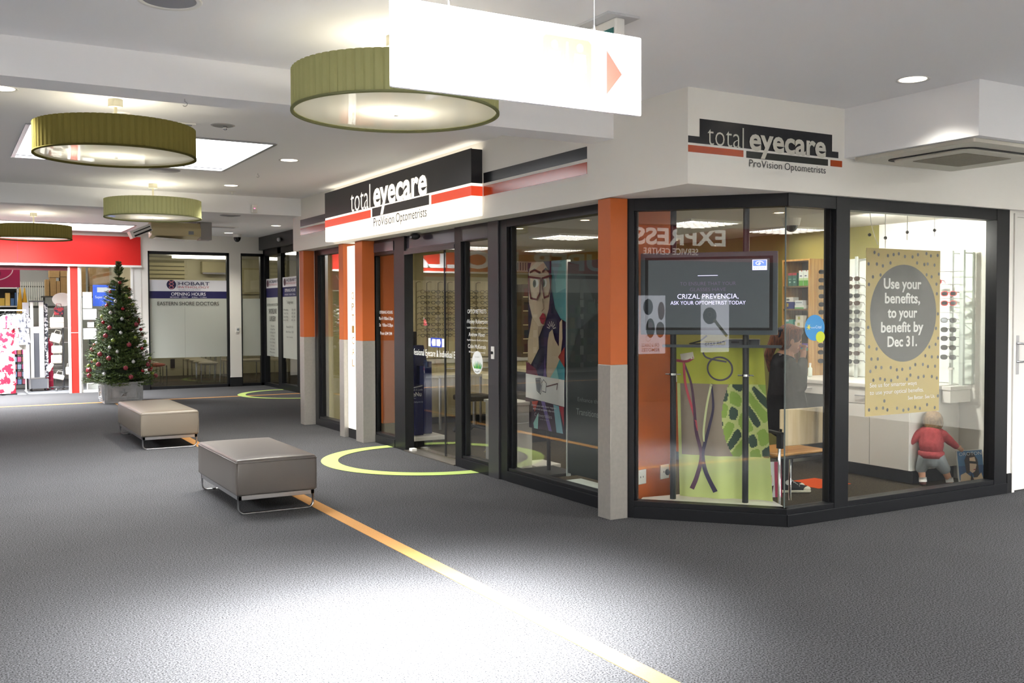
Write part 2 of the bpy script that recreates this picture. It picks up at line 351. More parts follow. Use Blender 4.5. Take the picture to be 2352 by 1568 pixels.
def column(name, y0, y1, zs, label, x0=4.42):
    c = thing(name, label, 'column', (x0, y0, 0)); w = y1-y0
    MB().box(0, .16, 0, w, zs, 2.452).build('orange_cladding', orange, c, bevel=.003)
    MB().box(-.001, .161, -.001, w+.001, 0, zs).build('steel_cladding', steel, c, bevel=.003)
    return c
column('clad_column', 6.11, 6.275, 1.185, 'orange column over brushed steel cladding beside the corner window', 4.40)
column('clad_column', 11.25, 11.49, 1.24, 'orange and steel column left of the sliding doors')
column('clad_column', 11.90, 12.06, 1.24, 'orange and steel column right of the narrow window')
column('clad_column', 13.48, 13.66, 1.24, 'orange and steel column at the far end of the optometrist')

def front_window(name, y0, y1, s0, s1, label, zh=2.38, zs=.125, extra=None):
    """aluminium frame on the arcade side, seen facing -x; s0/s1 stile widths at the near/far end"""
    x0, x1 = 4.58, 4.69
    mb = MB(); mb.box(x0, x1, y0, y0+s0, 0, 2.455).box(x0, x1, y1-s1, y1, 0, 2.455).box(x0-.005, x1, y0+s0, y1-s1, 0, zs-.03).box(x0+.01, x1, y0+s0, y1-s1, zs-.03, zs)
    mb.box(x0, x1, y0+s0, y1-s1, zh, 2.455)
    mb.box(x0+.035, x1-.03, y0+s0, y0+s0+.035, zs, zh).box(x0+.035, x1-.03, y1-s1-.035, y1-s1, zs, zh)
    if extra: extra(mb, x0, x1)
    o = mb.build(name, black, bevel=.002); struct(o, label)
    MB().box(4.632, 4.640, y0+s0, y1-s1, zs, zh).build('pane', glass, o); return o
front_window('window_1', 6.275, 8.15, .05, .14, 'wide shop window between the sliding doors and the near column')
struct(MB().box(4.565, 4.70, 8.15, 8.35, 0, 2.455).build('trim_post', darkgrey, bevel=.003), 'charcoal door post with a key switch')
k = thing('key_switch', 'small white key switch on the charcoal door post', 'switch', (4.565, 8.25, 1.2), -PI/2)
MB().box(-.03, .03, -.008, 0, -.06, .06).build('plate', whitep, k, bevel=.002); MB().cyl((0,-.02,0),(0,-.008,0),.014).build('barrel', blackmatt, k)
def trans(mb, x0, x1): pass
w2 = front_window('window_2', 8.35, 9.09, .015, .14, 'narrow pane right of the sliding doors lettered OPTOMETRISTS', zh=2.30)
w3 = front_window('window_3', 10.36, 11.25+.13, .30, .05, 'narrow pane left of the sliding doors lettered OPENING HOURS', zh=2.27)
front_window('window_4', 12.06, 13.48, .04, .14, 'window reflecting the tree at the far end of the optometrist')
# sliding doors under a dark transom
tr = MB().box(4.60, 4.69, 9.09, 10.36, 2.27, 2.31).box(4.575, 4.59, 9.09, 10.36, 2.24, 2.285).box(4.62, 4.68, 9.09, 10.36, 2.31, 2.455).build('trim_transom', darkgrey, bevel=.002)
struct(tr, 'dark transom panel over the sliding doors')
for y0, y1 in ((8.35, 8.89), (10.66, 11.33)): MB().box(4.572, 4.58, y0, y1, 2.31, 2.42).build('transom_panel', mat('violet_grey_panel', '#4a444c', .15), tr)
MB().box(4.61, 4.62, 9.1, 10.35, 2.31, 2.43).build('transom_panel', mat('violet_grey_panel'), tr)
for y0, y1, n in ((9.09, 9.57, 'narrow closed leaf of the glass sliding door, nearer the plinth'), (9.57, 10.36, 'wide leaf of the glass sliding door lettered Professional Eyecare')):
    d = MB().box(4.70, 4.712, y0+.003, y1-.003, .03, 2.27).build('door_1' if y0 < 9.3 else 'door_2', glass); struct(d, n)
    MB().box(4.699, 4.713, y1-.012 if y0 < 9.3 else y0, y1 if y0 < 9.3 else y0+.012, .03, 2.27).build('edge_seal', blackmatt, d)
struct(MB().box(4.56, 4.75, 9.09, 10.36, 0, .012).build('trim_door_track', mat('track_metal', '#77736c', .4, .7)), 'metal floor track of the sliding doors')
tag(MB().box(4.60, 4.66, 10.22, 10.3, .01, .04).build('door_guide', whitep, bevel=.003), 'small white floor guide at the foot of the sliding door', 'guide')
k = thing('door_sensor', 'black motion sensor on the header above the sliding doors', 'sensor', (4.56, 9.95, 2.42), -PI/2)
MB().sph((0,-.03,0), (.09,.05,.035), 16, 8).build('housing', blackmatt, k, smooth=True); MB().box(-.03,.03,-.082,-.07,-.02,.0).build('lens', mat('dark_lens', '#222226', .1), k)

# corner bay: 45 degree pane, then the face along x
TZ = math.radians(-47.57)
bay = MB(); L = 1.169
bay.box(-.09, .03, 0, .11, 0, 2.455).box(.03, L, -.012, .1, 0, .09).box(.03, L, .0, .1, .09, .13).box(.03, L, 0, .1, 2.36, 2.455).box(.03, .05, .035, .09, .13, 2.36)
bay = bay.build('window_5', black, loc=(4.587, 6.113, 0), rz=TZ, bevel=.002); struct(bay, 'angled corner window of the optometrist')
MB().box(.03, L+.005, .05, .058, .13, 2.36).build('pane', glass, bay)
xb = MB(); y0 = 5.245
xb.box(5.37, 8.0, y0-.012, y0+.1, 0, .09).box(5.37, 8.0, y0, y0+.1, .09, .13).box(5.37, 8.0, y0, y0+.1, 2.36, 2.455).box(5.867, 6.015, y0-.004, y0+.1, .05, 2.455).box(7.825, 8.0, y0-.004, y0+.1, 0, 2.455)
xb.box(5.845, 5.867, y0+.035, y0+.1, .13, 2.36)
xb = xb.build('window_6', black, bevel=.002); struct(xb, 'side window of the optometrist with a central mullion')
MB().box(5.40, 5.867, y0+.05, y0+.058, .13, 2.36).build('pane', glass, xb); MB().box(6.015, 7.825, y0+.05, y0+.058, .13, 2.36).build('pane', glass, xb)
MB().cyl((5.398, y0+.054, .13), (5.398, y0+.054, 2.36), .006, n=8).build('corner_joint', mat('silicone', '#5a625f', .3), xb)
# wall and white door at the right edge
struct(MB().box(8.0, 8.075, 5.25, 5.34, 0, 2.46).box(9.15, 12, 5.25, 5.34, 0, 2.46).box(8.075, 9.15, 5.25, 5.34, 2.42, 2.46).build('wall_right', white), 'cream wall at the right edge')
struct(MB().box(8.0, 8.06, 5.235, 5.25, 0, .17).build('baseboard_right', blackmatt), 'black skirting beside the white door')
dr = MB().box(8.10, 9.12, 5.26, 5.30, .008, 2.40).build('door_3', whitelam, bevel=.003); struct(dr, 'plain white service door')
fr = MB().box(8.065, 8.10, 5.235, 5.35, 0, 2.43).box(9.12, 9.16, 5.235, 5.35, 0, 2.43).box(8.10, 9.12, 5.235, 5.35, 2.40, 2.43).build('door_frame', whitelam, dr)
hp = MB().box(8.125, 8.175, 5.252, 5.26, 1.03, 1.37).build('handle_plate', satin, dr, bevel=.003)
MB().tube([(8.15,5.255,1.30),(8.17,5.215,1.30),(8.185,5.205,1.29),(8.185,5.205,1.15),(8.17,5.215,1.14),(8.15,5.255,1.14)], .009, 8).build('pull_handle', satin, dr, smooth=True)
for z in (.35, 1.1, 2.1): MB().cyl((8.1,5.245,z-.05),(8.1,5.245,z+.05),.008,n=8).build('hinge', satin, dr)

# ---------------------------------------------------------------- far wall, clinic front
FYW = 21.25
fw = MB()
fw.box(3.555, 3.69, FYW, FYW+.12, 0, 3.25).box(3.69, 6.2, FYW, FYW+.12, 2.85, 3.25).box(5.34, 5.58, FYW-.03, FYW+.14, 0, 2.86)
fw.box(-8.2, 3.555, FYW+.02, FYW+.15, 3.12, 3.3)
o = fw.build('wall_far', white); struct(o, 'white wall around the pathology windows')
struct(MB().box(3.50, 3.70, FYW-.02, FYW, 0, .2).box(5.335, 5.585, FYW-.045, FYW+.03, 0, .2).build('baseboard_far', blackmatt), 'black skirting under the pathology windows')
def clinic_window(name, x0, x1, label, right=.05):
    mb = MB(); y = FYW
    mb.box(x0, x0+.03, y, y+.1, 0, 2.85).box(x1-right, x1, y, y+.1, 0, 2.85).box(x0, x1, y, y+.1, 2.79, 2.85).box(x0, x1, y, y+.1, 0, .06)
    o = mb.build(name, black); struct(o, label); MB().box(x0+.03, x1-right, y+.05, y+.056, .06, 2.79).build('pane', glass, o); return o
cw1 = clinic_window('window_7', 3.69, 5.34, 'pathology window with a frosted band lettered EASTERN SHORE DOCTORS')
cw2 = clinic_window('window_8', 5.58, 6.07, 'narrow frosted pathology window right of the white pillar', .06)
# clinic side with the door, faces -x
yb = MB(); x = 6.07
yb.box(x, x+.1, 21.14, 21.25, 0, 2.92).box(x, x+.1, 19.97, 20.2, 0, 2.92).box(x, x+.1, 18.77, 18.95, 0, 2.92).box(x, x+.1, 20.2, 21.14, 0, .07).box(x, x+.1, 18.95, 19.97, 0, .12).box(x, x+.1, 18.77, 21.25, 2.8, 2.92)
yb = yb.build('door_4', black); struct(yb, 'dark framed pathology entrance with a glass door')
MB().box(x+.04, x+.046, 20.2, 21.14, .07, 2.8).build('pane', glass, yb); MB().box(x+.04, x+.046, 18.95, 19.97, .12, 2.8).build('pane', glass, yb)
struct(MB().box(5.98, 6.3, 18.5, 21.25, 2.92, 3.2).build('trim_door_header', mat('charcoal_header', '#2a2a2c', .4)), 'charcoal header box over the pathology entrance')
k = thing('door_sensor', 'silver ball sensor on the charcoal header of the clinic', 'sensor', (5.98, 19.6, 3.05), -PI/2)
MB().sph((0,-.05,0), .05, 16, 10).build('ball', satin, k, smooth=True); MB().box(-.02,.02,-.02,0,-.02,.02).build('bracket', blackmatt, k)
struct(MB().box(6.07, 6.3, 13.72, 18.77, 0, 3.2).box(4.8, 6.3, 13.70, 13.82, 0, 3.2).build('wall_passage', white), 'white wall past the end of the optometrist')
struct(MB().box(3.6, 11, 25.6, 25.75, 0, 3.2).box(3.56, 3.66, 21.37, 25.7, 0, 3.2).box(10.9, 11, 14, 25.7, 0, 3.2).box(6.3, 11, 13.9, 14, 0, 3.2).build('wall_clinic', cream), 'cream walls of the pathology waiting room')
struct(MB().box(3.6, 11, 21.37, 25.7, 2.95, 3.05).box(6.31, 11, 14, 21.37, 2.95, 3.05).build('ceiling_clinic', ceilm), 'white ceiling of the waiting room')
# ---------------------------------------------------------------- shells out of the frame on the left and behind, seen in reflections
struct(MB().box(-8.3, -8.2, -7, 21.3, 0, 3.3).build('wall_left', white), 'white wall on the left of the arcade')
struct(MB().box(-8.2, 12, -7.1, -7, 0, 3.3).build('wall_back', white), 'white wall behind the viewpoint')
struct(MB().box(11.9, 12, -7, 5.2, 0, 3.3).build('wall_side', white), 'white wall at the end of the side passage')
# discount shop shell
sd = MB().box(-8.2, 3.545, 21.19, 21.26, 2.545, 3.12).build('wall_red_fascia', red); struct(sd, 'glossy red fascia of the discount shop')
for xx in (-5.9, -3.5, -1.1, 1.3): MB().box(xx-.004, xx+.004, 21.186, 21.19, 2.56, 3.12).build('panel_joint', mat('joint_red', '#9a0a22', .5), sd)
MB().box(-8.2, 3.56, 21.17, 21.27, 2.505, 2.545).build('edge_trim', whitep, sd)
struct(MB().box(-8.2, 2.2, 21.24, 21.34, 2.42, 2.505).build('trim_shop_header', mat('maroon', '#5c1220', .4)), 'maroon header under the red fascia')
struct(MB().box(-8.2, 3.6, 25.9, 26, 0, 3.2).box(-8.3, -8.2, 21.3, 26, 0, 3.2).build('wall_discount_back', mat('grey_white', '#c8cccd', .7)), 'grey white wall at the back of the discount shop')
struct(MB().box(-8.2, 3.6, 21.35, 26, 2.9, 3.0).build('ceiling_discount', ceilm), 'white ceiling of the discount shop')
pl = thing('shopfront_pillar', 'red pillar with white edges between the shop opening and its window', 'pillar', (2.29, 21.27, 0))
MB().box(-.07, .07, -.05, .05, 0, 2.505).build('face_panel', mat('pillar_red', (.60,.03,.02), .5), pl); MB().box(-.11, -.07, -.06, .06, 0, 2.505).build('edge_trim', whitep, pl); MB().box(.07, .11, -.06, .06, 0, 2.505).build('edge_trim', whitep, pl)
MB().box(-.07, .07, -.055, -.05, 1.19, 1.2).build('joint', whitep, pl)
w = MB().box(2.40, 2.43, 21.24, 21.32, 0, 2.505).box(3.36, 3.40, 21.22, 21.32, 0, 2.505).box(3.40, 3.555, 21.24, 21.34, 0, 2.505).box(2.43, 3.36, 21.24, 21.32, 0, .05).build('window_9', whitep); struct(w, 'discount shop window behind the Christmas tree')
MB().box(2.43, 3.36, 21.27, 21.276, .05, 2.505).build('pane', glass, w)
for i in range(2):
    f = MB().box(-7.9, -3.1, 21.9+i*2, 22.1+i*2, 2.86, 2.89).build('strip_light', tube_l); tag(f, 'fluorescent strip light %s in the discount shop beyond the left edge' % ('nearer' if i == 0 else 'farther'), 'light')
    f = MB().box(-1.5, 3.0, 21.9+i*2, 22.1+i*2, 2.86, 2.89).build('strip_light', tube_l); tag(f, '%s long fluorescent strip light on the discount shop ceiling' % ('nearer' if i == 0 else 'farther'), 'light')
# ---------------------------------------------------------------- optometrist signs
INK = '#1a1b20'; signred = '#d2421e'
def lit(name, col, k):
    return mat(name, col, .25, emit=k)
lb_white = lit('sign_white', '#fff6e4', SIGN); lb_red = lit('sign_red', '#e2482a', .22); lb_black = mat('sign_black', '#26262a', .3)
s = thing('light_box_sign', 'illuminated total eyecare light box over the sliding doors', 'sign', (4.27, 10.124, 2.485), -PI/2)
a, hh = 2.005, .615
MB().box(-a, a, 0, .115, 0, hh).build('case', lb_white, s, bevel=.004)
def fz(f): return hh*(1-f)
def yx(Y): return 10.124-Y
MB().box(-a-.001, a+.001, -.002, .006, fz(.515), hh+.002).build('black_face', lb_black, s); MB().box(a-.001, a+.002, .006, .114, fz(.515), hh-.002).build('black_side', lb_black, s)
MB().box(-a-.001, yx(10.587), -.003, .02, fz(.705), fz(.558)).build('red_stripe', lb_red, s); MB().box(yx(8.977), a+.0015, -.003, .116, fz(.705), fz(.558)).build('red_stripe', lb_red, s)
MB().box(yx(10.539), yx(9.033), -.003, .02, fz(.70), fz(.54)).build('black_stripe', lb_black, s)
def logo(parent, x0, x1, e0, e1, zb, asc, xh, zp, ph, pw, mtext, mdark, y):
    mb = MB(); text(mb, 'total', x0, zb, x1-x0, asc, y, 0, -.012); mb.build('lettering', mtext, parent); mb = MB()
    text(mb, 'eyecare', e0, zb, e1-e0, xh, y-.0008, 0, .028, cap=.47); mb.build('lettering', mtext, parent)
    for st, u0, u1 in (('ProVision', 0, .415), ('Optometrists', .45, 1)):
        mb = MB(); text(mb, st, e0+pw*u0, zp, pw*(u1-u0), ph, y, 0, -.004); mb.build('lettering', mdark, parent)
logo(s, yx(11.205), yx(10.587), yx(10.492), yx(9.07), fz(.52), .275, .195, fz(.885), .098, 1.41, lb_white, flat(INK), -.006)
# stripes running along the fascia either side of the light box
for y0, y1, n in ((6.40, 8.09, 'right of'), (12.15, 13.48, 'left of')):
    t = thing('fascia_stripes', 'black and orange stripes stuck on the fascia %s the light box' % n, 'signage', (FX, (y0+y1)/2, 2.665), -PI/2); q = (y1-y0)/2
    MB().box(-q, q, -.003, 0, .118, .212).build('black_stripe', mat('gloss_black_vinyl', INK, .22), t); MB().box(-q, q, -.003, 0, 0, .092).build('orange_stripe', mat('gloss_orange_vinyl', '#b8431a', .14), t)
# corner sign, applied to the fascia
s = thing('corner_sign', 'total eyecare vinyl sign on the fascia over the corner window', 'sign', (4.386, FY, 2.6)); X = lambda v: v-4.386; Z = lambda v: v-2.6
MB().slab([(X(4.387),Z(2.732)),(X(5.832),Z(2.732)),(X(5.832),Z(2.778)),(X(5.765),Z(2.778)),(X(5.765),Z(2.90)),(X(4.487),Z(2.90)),(X(4.487),Z(2.778)),(X(4.387),Z(2.778))], -.003, 0).build('black_panel', mat('gloss_black_vinyl'), s)
MB().box(X(4.387), X(4.884), -.003, 0, Z(2.67), Z(2.716)).build('orange_stripe', flat('#b5491a', .25), s)
MB().box(X(5.751), X(5.873), -.003, 0, Z(2.668), Z(2.714)).build('orange_stripe', flat('#b5491a', .25), s)
MB().box(X(4.913), X(5.723), -.003, 0, Z(2.668), Z(2.715)).build('black_stripe', flat('#20241f', .3), s)
logo(s, X(4.553), X(4.884), X(4.936), X(5.698), Z(2.728), .145, .106, Z(2.608), .05, .76, flat('#cfccc0'), flat('#2b2c2b'), -.006)

# ---------------------------------------------------------------- white hanging direction sign
s = thing('hanging_sign', 'white hanging direction sign with faint pictograms and a red arrow', 'sign', (2.147, 3.6, 2.475)); a = .611
MB().box(-a, a, -.012, .012, 0, .353).build('panel', mat('sign_panel', '#ffffff', .4), s, bevel=.008)
p = Print(y=-.0121, eps=.00006); X = lambda px: -a+(px-895)/576*2*a+.03*math.sin((px-895)/576*PI)
pale = '#d8452f'
p.poly('#cf2a1e', [(.415,.075),(.50,.175),(.415,.275)])
p.poly(pale, [(.10,.06),(.32,.06),(.335,.075),(.335,.285),(.32,.30),(.10,.30),(.085,.285),(.085,.075)])
for cx in (.145, .275):
    p.oval('#ffffff', cx, .262, .016, .018); p.poly('#ffffff', [(cx-.028,.235),(cx+.028,.235),(cx+.034,.16),(cx+.02,.16),(cx+.014,.09),(cx-.014,.09),(cx-.02,.16),(cx-.034,.16)])
p.rect('#ffffff', .205, .213, .085, .28)
g = '#8a8683'
p.poly(g, [(-.20,.07),(.02,.07),(.02,.29),(-.20,.29)]); p.oval('#ffffff', -.09, .245, .026, .026); p.poly('#ffffff', [(-.12,.21),(-.06,.21),(-.05,.14),(-.07,.10),(-.11,.10),(-.13,.14)])
p.poly(g, [(-.50,.07),(-.27,.07),(-.27,.24),(-.50,.24)]); p.oval('#ffffff', -.385, .15, .07, .05); p.rect('#ffffff', -.45, -.31, .15, .21)
p.build(s, 'pictograms')
for dx in (-.354, .358): MB().cyl((dx,0,.353),(dx,0,H1-2.475),.0025,n=6).build('wire', satin, s); MB().cyl((dx,0,.35),(dx,0,.375),.007,.003,n=8).build('clamp', satin, s)
# green exit sign behind it
e = thing('exit_sign', 'green and white exit sign hanging from the ceiling behind the white sign', 'sign', (3.03, 4.3, H1), -PI/2)
MB().box(-.21, .21, -.1, .1, -.012, 0).build('ceiling_plate', mat('plate_grey', '#c7c8cb', .5), e); MB().box(-.18, .18, -.03, .03, -.24, -.012).build('body', whitep, e, bevel=.01)
p = Print(y=-.031); p.rect('#0f6e6a', -.165, .165, -.225, -.06); p.rect('#e8eef0', -.12, .09, -.215, -.075); p.build(e, 'legend')

# ---------------------------------------------------------------- drum lamps
def drum(x, y, H, fab, label, power, warm=(1, .93, .78)):
    L = thing('drum_lamp', label, 'lamp', (x, y, H-.42), 0); R = .565; h = .215; N = 288
    pleat = lambda k: 1-(.014 if k % 4 == 0 else 0)
    MB().lathe([(R-.004, .002), (R, 0), (R, h), (R-.004, h)], N, mod=pleat).build('shade', fab, L)
    MB().lathe([(R-.012, -.004), (R+.004, -.004), (R+.004, .008), (R-.012, .008)], 96, close=True).build('rim', fab, L, smooth=True)
    mb = MB(); mb.lathe([(.0001, .006), (.15, .006), (.35, .008), (R-.012, .012)], 64); mb.build('diffuser', translucent_mat('lamp_diffuser', '#f2f0e6', '#f2f0e6', .6, 1, .03), L, smooth=True)
    MB().cyl((0,0,-.012),(0,0,.006),.012,n=12).build('finial', satin, L)
    MB().cyl((0,0,.0),(0,0,.37),.011,n=10).build('rod', mat('rod_cream', '#d8d2ba', .4), L); MB().cyl((0,0,.365),(0,0,.42),.052,n=24).build('canopy', mat('rod_cream'), L)
    mb = MB(); 
    for k in range(3):
        q = 2*PI*k/3+.4; mb.cyl((0,0,.18),((R-.01)*math.cos(q),(R-.01)*math.sin(q),.18),.004,n=6)
    mb.build('spider', satin, L)
    for k in range(2):
        d = bpy.data.lights.new('bulb', 'POINT'); d.energy = power/2; d.color = warm; d.shadow_soft_size = .05
        o = bpy.data.objects.new('bulb', d); COL.objects.link(o); o.parent = L; o.location = (.07-.14*k, 0, .11)
fabG = translucent_mat('pleated_fabric_green', '#8b8c66', '#a8a878', .22); fabB = translucent_mat('pleated_fabric_olive', '#5d5732', '#857c44', .18)
drum(2.19, 5.05, H1, fabG, 'pale green pleated drum lamp behind the white hanging sign', DRUM)
drum(1.149, 7.835, H2, fabB, 'large olive pleated drum lamp in front of the square roof light', DRUM)
drum(2.283, 12.727, H2, fabG, 'pale green pleated drum lamp above the ceiling air conditioner', DRUM)
drum(1.327, 17.68, H3, fabB, 'small distant olive drum lamp before the red fascia', DRUM)

# ---------------------------------------------------------------- downlights and other ceiling fittings
def downlight(x, y, H, label, r=.075, spot=60, m=None):
    d = thing('downlight', label, 'downlight', (x, y, H))
    MB().lathe([(r, 0), (r+.022, -.004), (r+.024, 0), (r, .03)], 28, close=True).build('ring', mat('ring_white', '#d5d5d2', .35), d, smooth=True)
    MB().lathe([(.0001, -.001), (r, -.001)], 28).build('lamp_disc', m or lampdisc, d)
    if spot:
        l = bpy.data.lights.new('downlight_beam', 'SPOT'); l.energy = spot; l.spot_size = 2.0; l.spot_blend = .8; l.color = (1, .95, .84); l.shadow_soft_size = .06
        o = bpy.data.objects.new('downlight_beam', l); COL.objects.link(o); o.parent = d; o.location = (0, 0, -.02)
downlight(5.54, 4.32, H1, 'round downlight beside the bulkhead at the upper right', .085, 30)
downlight(3.165, 10.08, H2, 'downlight right of the square roof light', .085, 90)
downlight(3.16, 12.44, H2, 'downlight in front of the second beam', .08, 90)
downlight(.40, 7.83, H2, 'downlight cut by the left edge under the first beam', .085, 90)
downlight(5.45, 18.2, H3, 'far downlight beside the end of the optometrist fascia', .085, 34)
downlight(5.1, 20.3, H3, 'far downlight next to the dome camera', .085, 34)
sp = thing('ceiling_speaker', 'round grey ceiling speaker at the top edge of the picture', 'speaker', (.985, 5.0, H1))
MB().lathe([(.125, 0), (.15, -.006), (.155, 0), (.125, .02)], 36, close=True).build('ring', whitep, sp, smooth=True); MB().lathe([(.0001, -.003), (.126, -.001)], 36).build('grille', mat('speaker_grille', '#8f9096', .7), sp)
def sprinkler(x, y, H, label):
    t = thing('sprinkler', label, 'sprinkler', (x, y, H)); MB().lathe([(.0001,-.004),(.045,-.004),(.055,0)], 20).build('rose', whitep, t); MB().cyl((0,0,-.004),(0,0,-.03),.01,n=8).build('nozzle', whitep, t)
    MB().lathe([(.0001,-.034),(.02,-.034),(.02,-.031),(.0001,-.031)], 14).build('deflector', whitep, t)
sprinkler(3.33, 13.05, H2, 'white sprinkler head below the downlight near the second beam')
fan = thing('emergency_light', 'round emergency light on the ceiling right of the olive lamp', 'light', (2.09, 8.47, H2)); MB().lathe([(.0001,-.006),(.085,-.006),(.1,0)], 28).build('disc', satin, fan); MB().sph((.02,0,-.02), .022, 12, 8).build('lens', chrome, fan, smooth=True)
t = thing('smoke_detector', 'low oblong detector on the ceiling behind the olive lamp', 'detector', (1.80, 8.52, H2)); MB().box(-.075,.075,-.035,.035,-.014,0).build('body', whitep, t, bevel=.008); MB().box(-.045,.045,-.018,.018,-.018,-.014).build('grille', greyp, t)
t = thing('air_diffuser', 'round grey air diffuser on the far ceiling', 'vent', (4.2, 16.6, H3)); MB().lathe([(.0001,-.01),(.06,-.02),(.10,-.012),(.16,-.006),(.17,0)], 28).build('cone', mat('vent_grey', '#9c9aa0', .6), t, smooth=True)
t = thing('air_diffuser', 'round grey air diffuser half hidden behind the olive lamp rim', 'vent', (2.18, 11.45, H2)); MB().lathe([(.0001,-.01),(.06,-.02),(.10,-.012),(.16,-.006),(.17,0)], 28).build('cone', mat('vent_grey'), t, smooth=True)
t = thing('linear_vent', 'flat linear vent on the far ceiling right of the air conditioner', 'vent', (4.55, 18.9, H3)); MB().box(-.35,.35,-.13,.13,-.012,0).build('frame', whitep, t); MB().box(-.31,.31,-.09,.09,-.014,-.012).build('slats', mat('vent_grey'), t)
t = thing('round_base', 'pale round ceiling rose behind the rod of the olive lamp', 'fitting', (1.27, 8.35, H2)); MB().lathe([(.0001,-.012),(.07,-.012),(.075,0)], 24).build('disc', whitep, t)
def hook(x, y, z, label):
    pts = [(0,0,0),(0,0,-.018)]+[(.014*math.sin(b), 0, -.032+.014*math.cos(b)) for b in [i*PI/6 for i in range(9)]]
    o = MB().tube(pts, .0025, 6).build('ceiling_hook', satin, loc=(x, y, z)); o.rotation_euler[2] = -.5; tag(o, label, 'hook')
hook(1.30, 6.18, 2.885, 'small metal hook under the first beam'); hook(3.15, 11.2, H2, 'small metal hook in the ceiling near the downlights')
t = thing('movement_sensor', 'white movement sensor on the face of the second beam', 'sensor', (3.72, 13.45, 2.94)); MB().box(-.04,.04,-.05,0,0,.115).build('case', whitep, t, bevel=.012); MB().box(-.025,.025,-.056,-.05,.01,.05).build('lens', mat('lens_white', '#cfcdc8', .2), t); MB().box(-.006,.006,-.053,-.048,.058,.066).build('indicator', mat('pink_led', '#ff5a9a', .4, emit=1.5), t)
t = thing('dome_camera', 'dark dome security camera by the far wall', 'camera', (5.35, 20.6, H3)); MB().cyl((0,0,0),(0,0,-.06),.09,n=20).build('base', whitep, t); MB().sph((0,0,-.06), (.075,.075,.10), 18, 10).build('dome', mat('smoked_dome', '#141416', .05), t, smooth=True)
# ---------------------------------------------------------------- cassette unit in the bulkhead
c = thing('cassette_air_conditioner', 'ceiling cassette air conditioner under the white bulkhead', 'air conditioner', (6.51, 4.65, 2.736))
def rrect(w, d, r, n=6):
    out = []
    for cx, cy, a0 in ((w-r, d-r, 0), (-w+r, d-r, PI/2), (-w+r, -d+r, PI), (w-r, -d+r, 3*PI/2)):
        out += [(cx+r*math.cos(a0+i*PI/2/n), cy+r*math.sin(a0+i*PI/2/n)) for i in range(n+1)]
    return out
MB().prism(rrect(.57, .50, .03), -.025, 0).build('panel', mat('cassette_white', '#c9c5b8', .45), c); MB().prism(rrect(.42, .36, .10), -.030, -.024).build('air_slot', blackmatt, c)
MB().prism(rrect(.385, .325, .08), -.04, -.024).build('inner_panel', mat('cassette_white'), c, bevel=.006); MB().prism(rrect(.27, .22, .02), -.043, -.039).build('grille', mat('grille_taupe', '#857d6c', .6, noise=(60, .1)), c)
# ceiling suspended split unit, far left
c = thing('split_air_conditioner', 'cream split air conditioner hanging beyond the pale green lamp', 'air conditioner', (3.62, 18.2, 2.935))
prof = [(-.19,.0),(.12,-.04),(.14,.24),(-.11,.24),(-.2,.13)]
MB().add([(x,y,z) for x in (-.42,.42) for y,z in prof], [(4,3,2,1,0),(5,6,7,8,9)]+[(i,(i+1)%5,5+(i+1)%5,5+i) for i in range(5)]).build('body', mat('aged_cream', '#cdbf92', .4), c, bevel=.012)
MB().box(.42,.62,-.13,.16,-.05,.262).build('pipe_cover', mat('cover_grey', '#9d9a96', .5), c); MB().box(.20,.29,-.197,-.17,.03,.10).build('badge', greyp, c)
lo = MB().xbox(Matrix.Translation((-.60,-.10,.06)) @ Matrix.Rotation(-.42, 4, 'Y'), .36, .26, .13).build('duct_box', whitep, c)
for k in range(2): MB().xbox(Matrix.Translation((-.59+.02*k,-.233,.085-.055*k)) @ Matrix.Rotation(-.42, 4, 'Y'), .30, .012, .016+.012*k).build('slot', blackmatt, lo)
MB().xbox(Matrix.Translation((-.10,-.02,-.05)) @ Matrix.Rotation(.06, 4, 'Y'), .5, .3, .012).build('drip_tray', whitep, c)

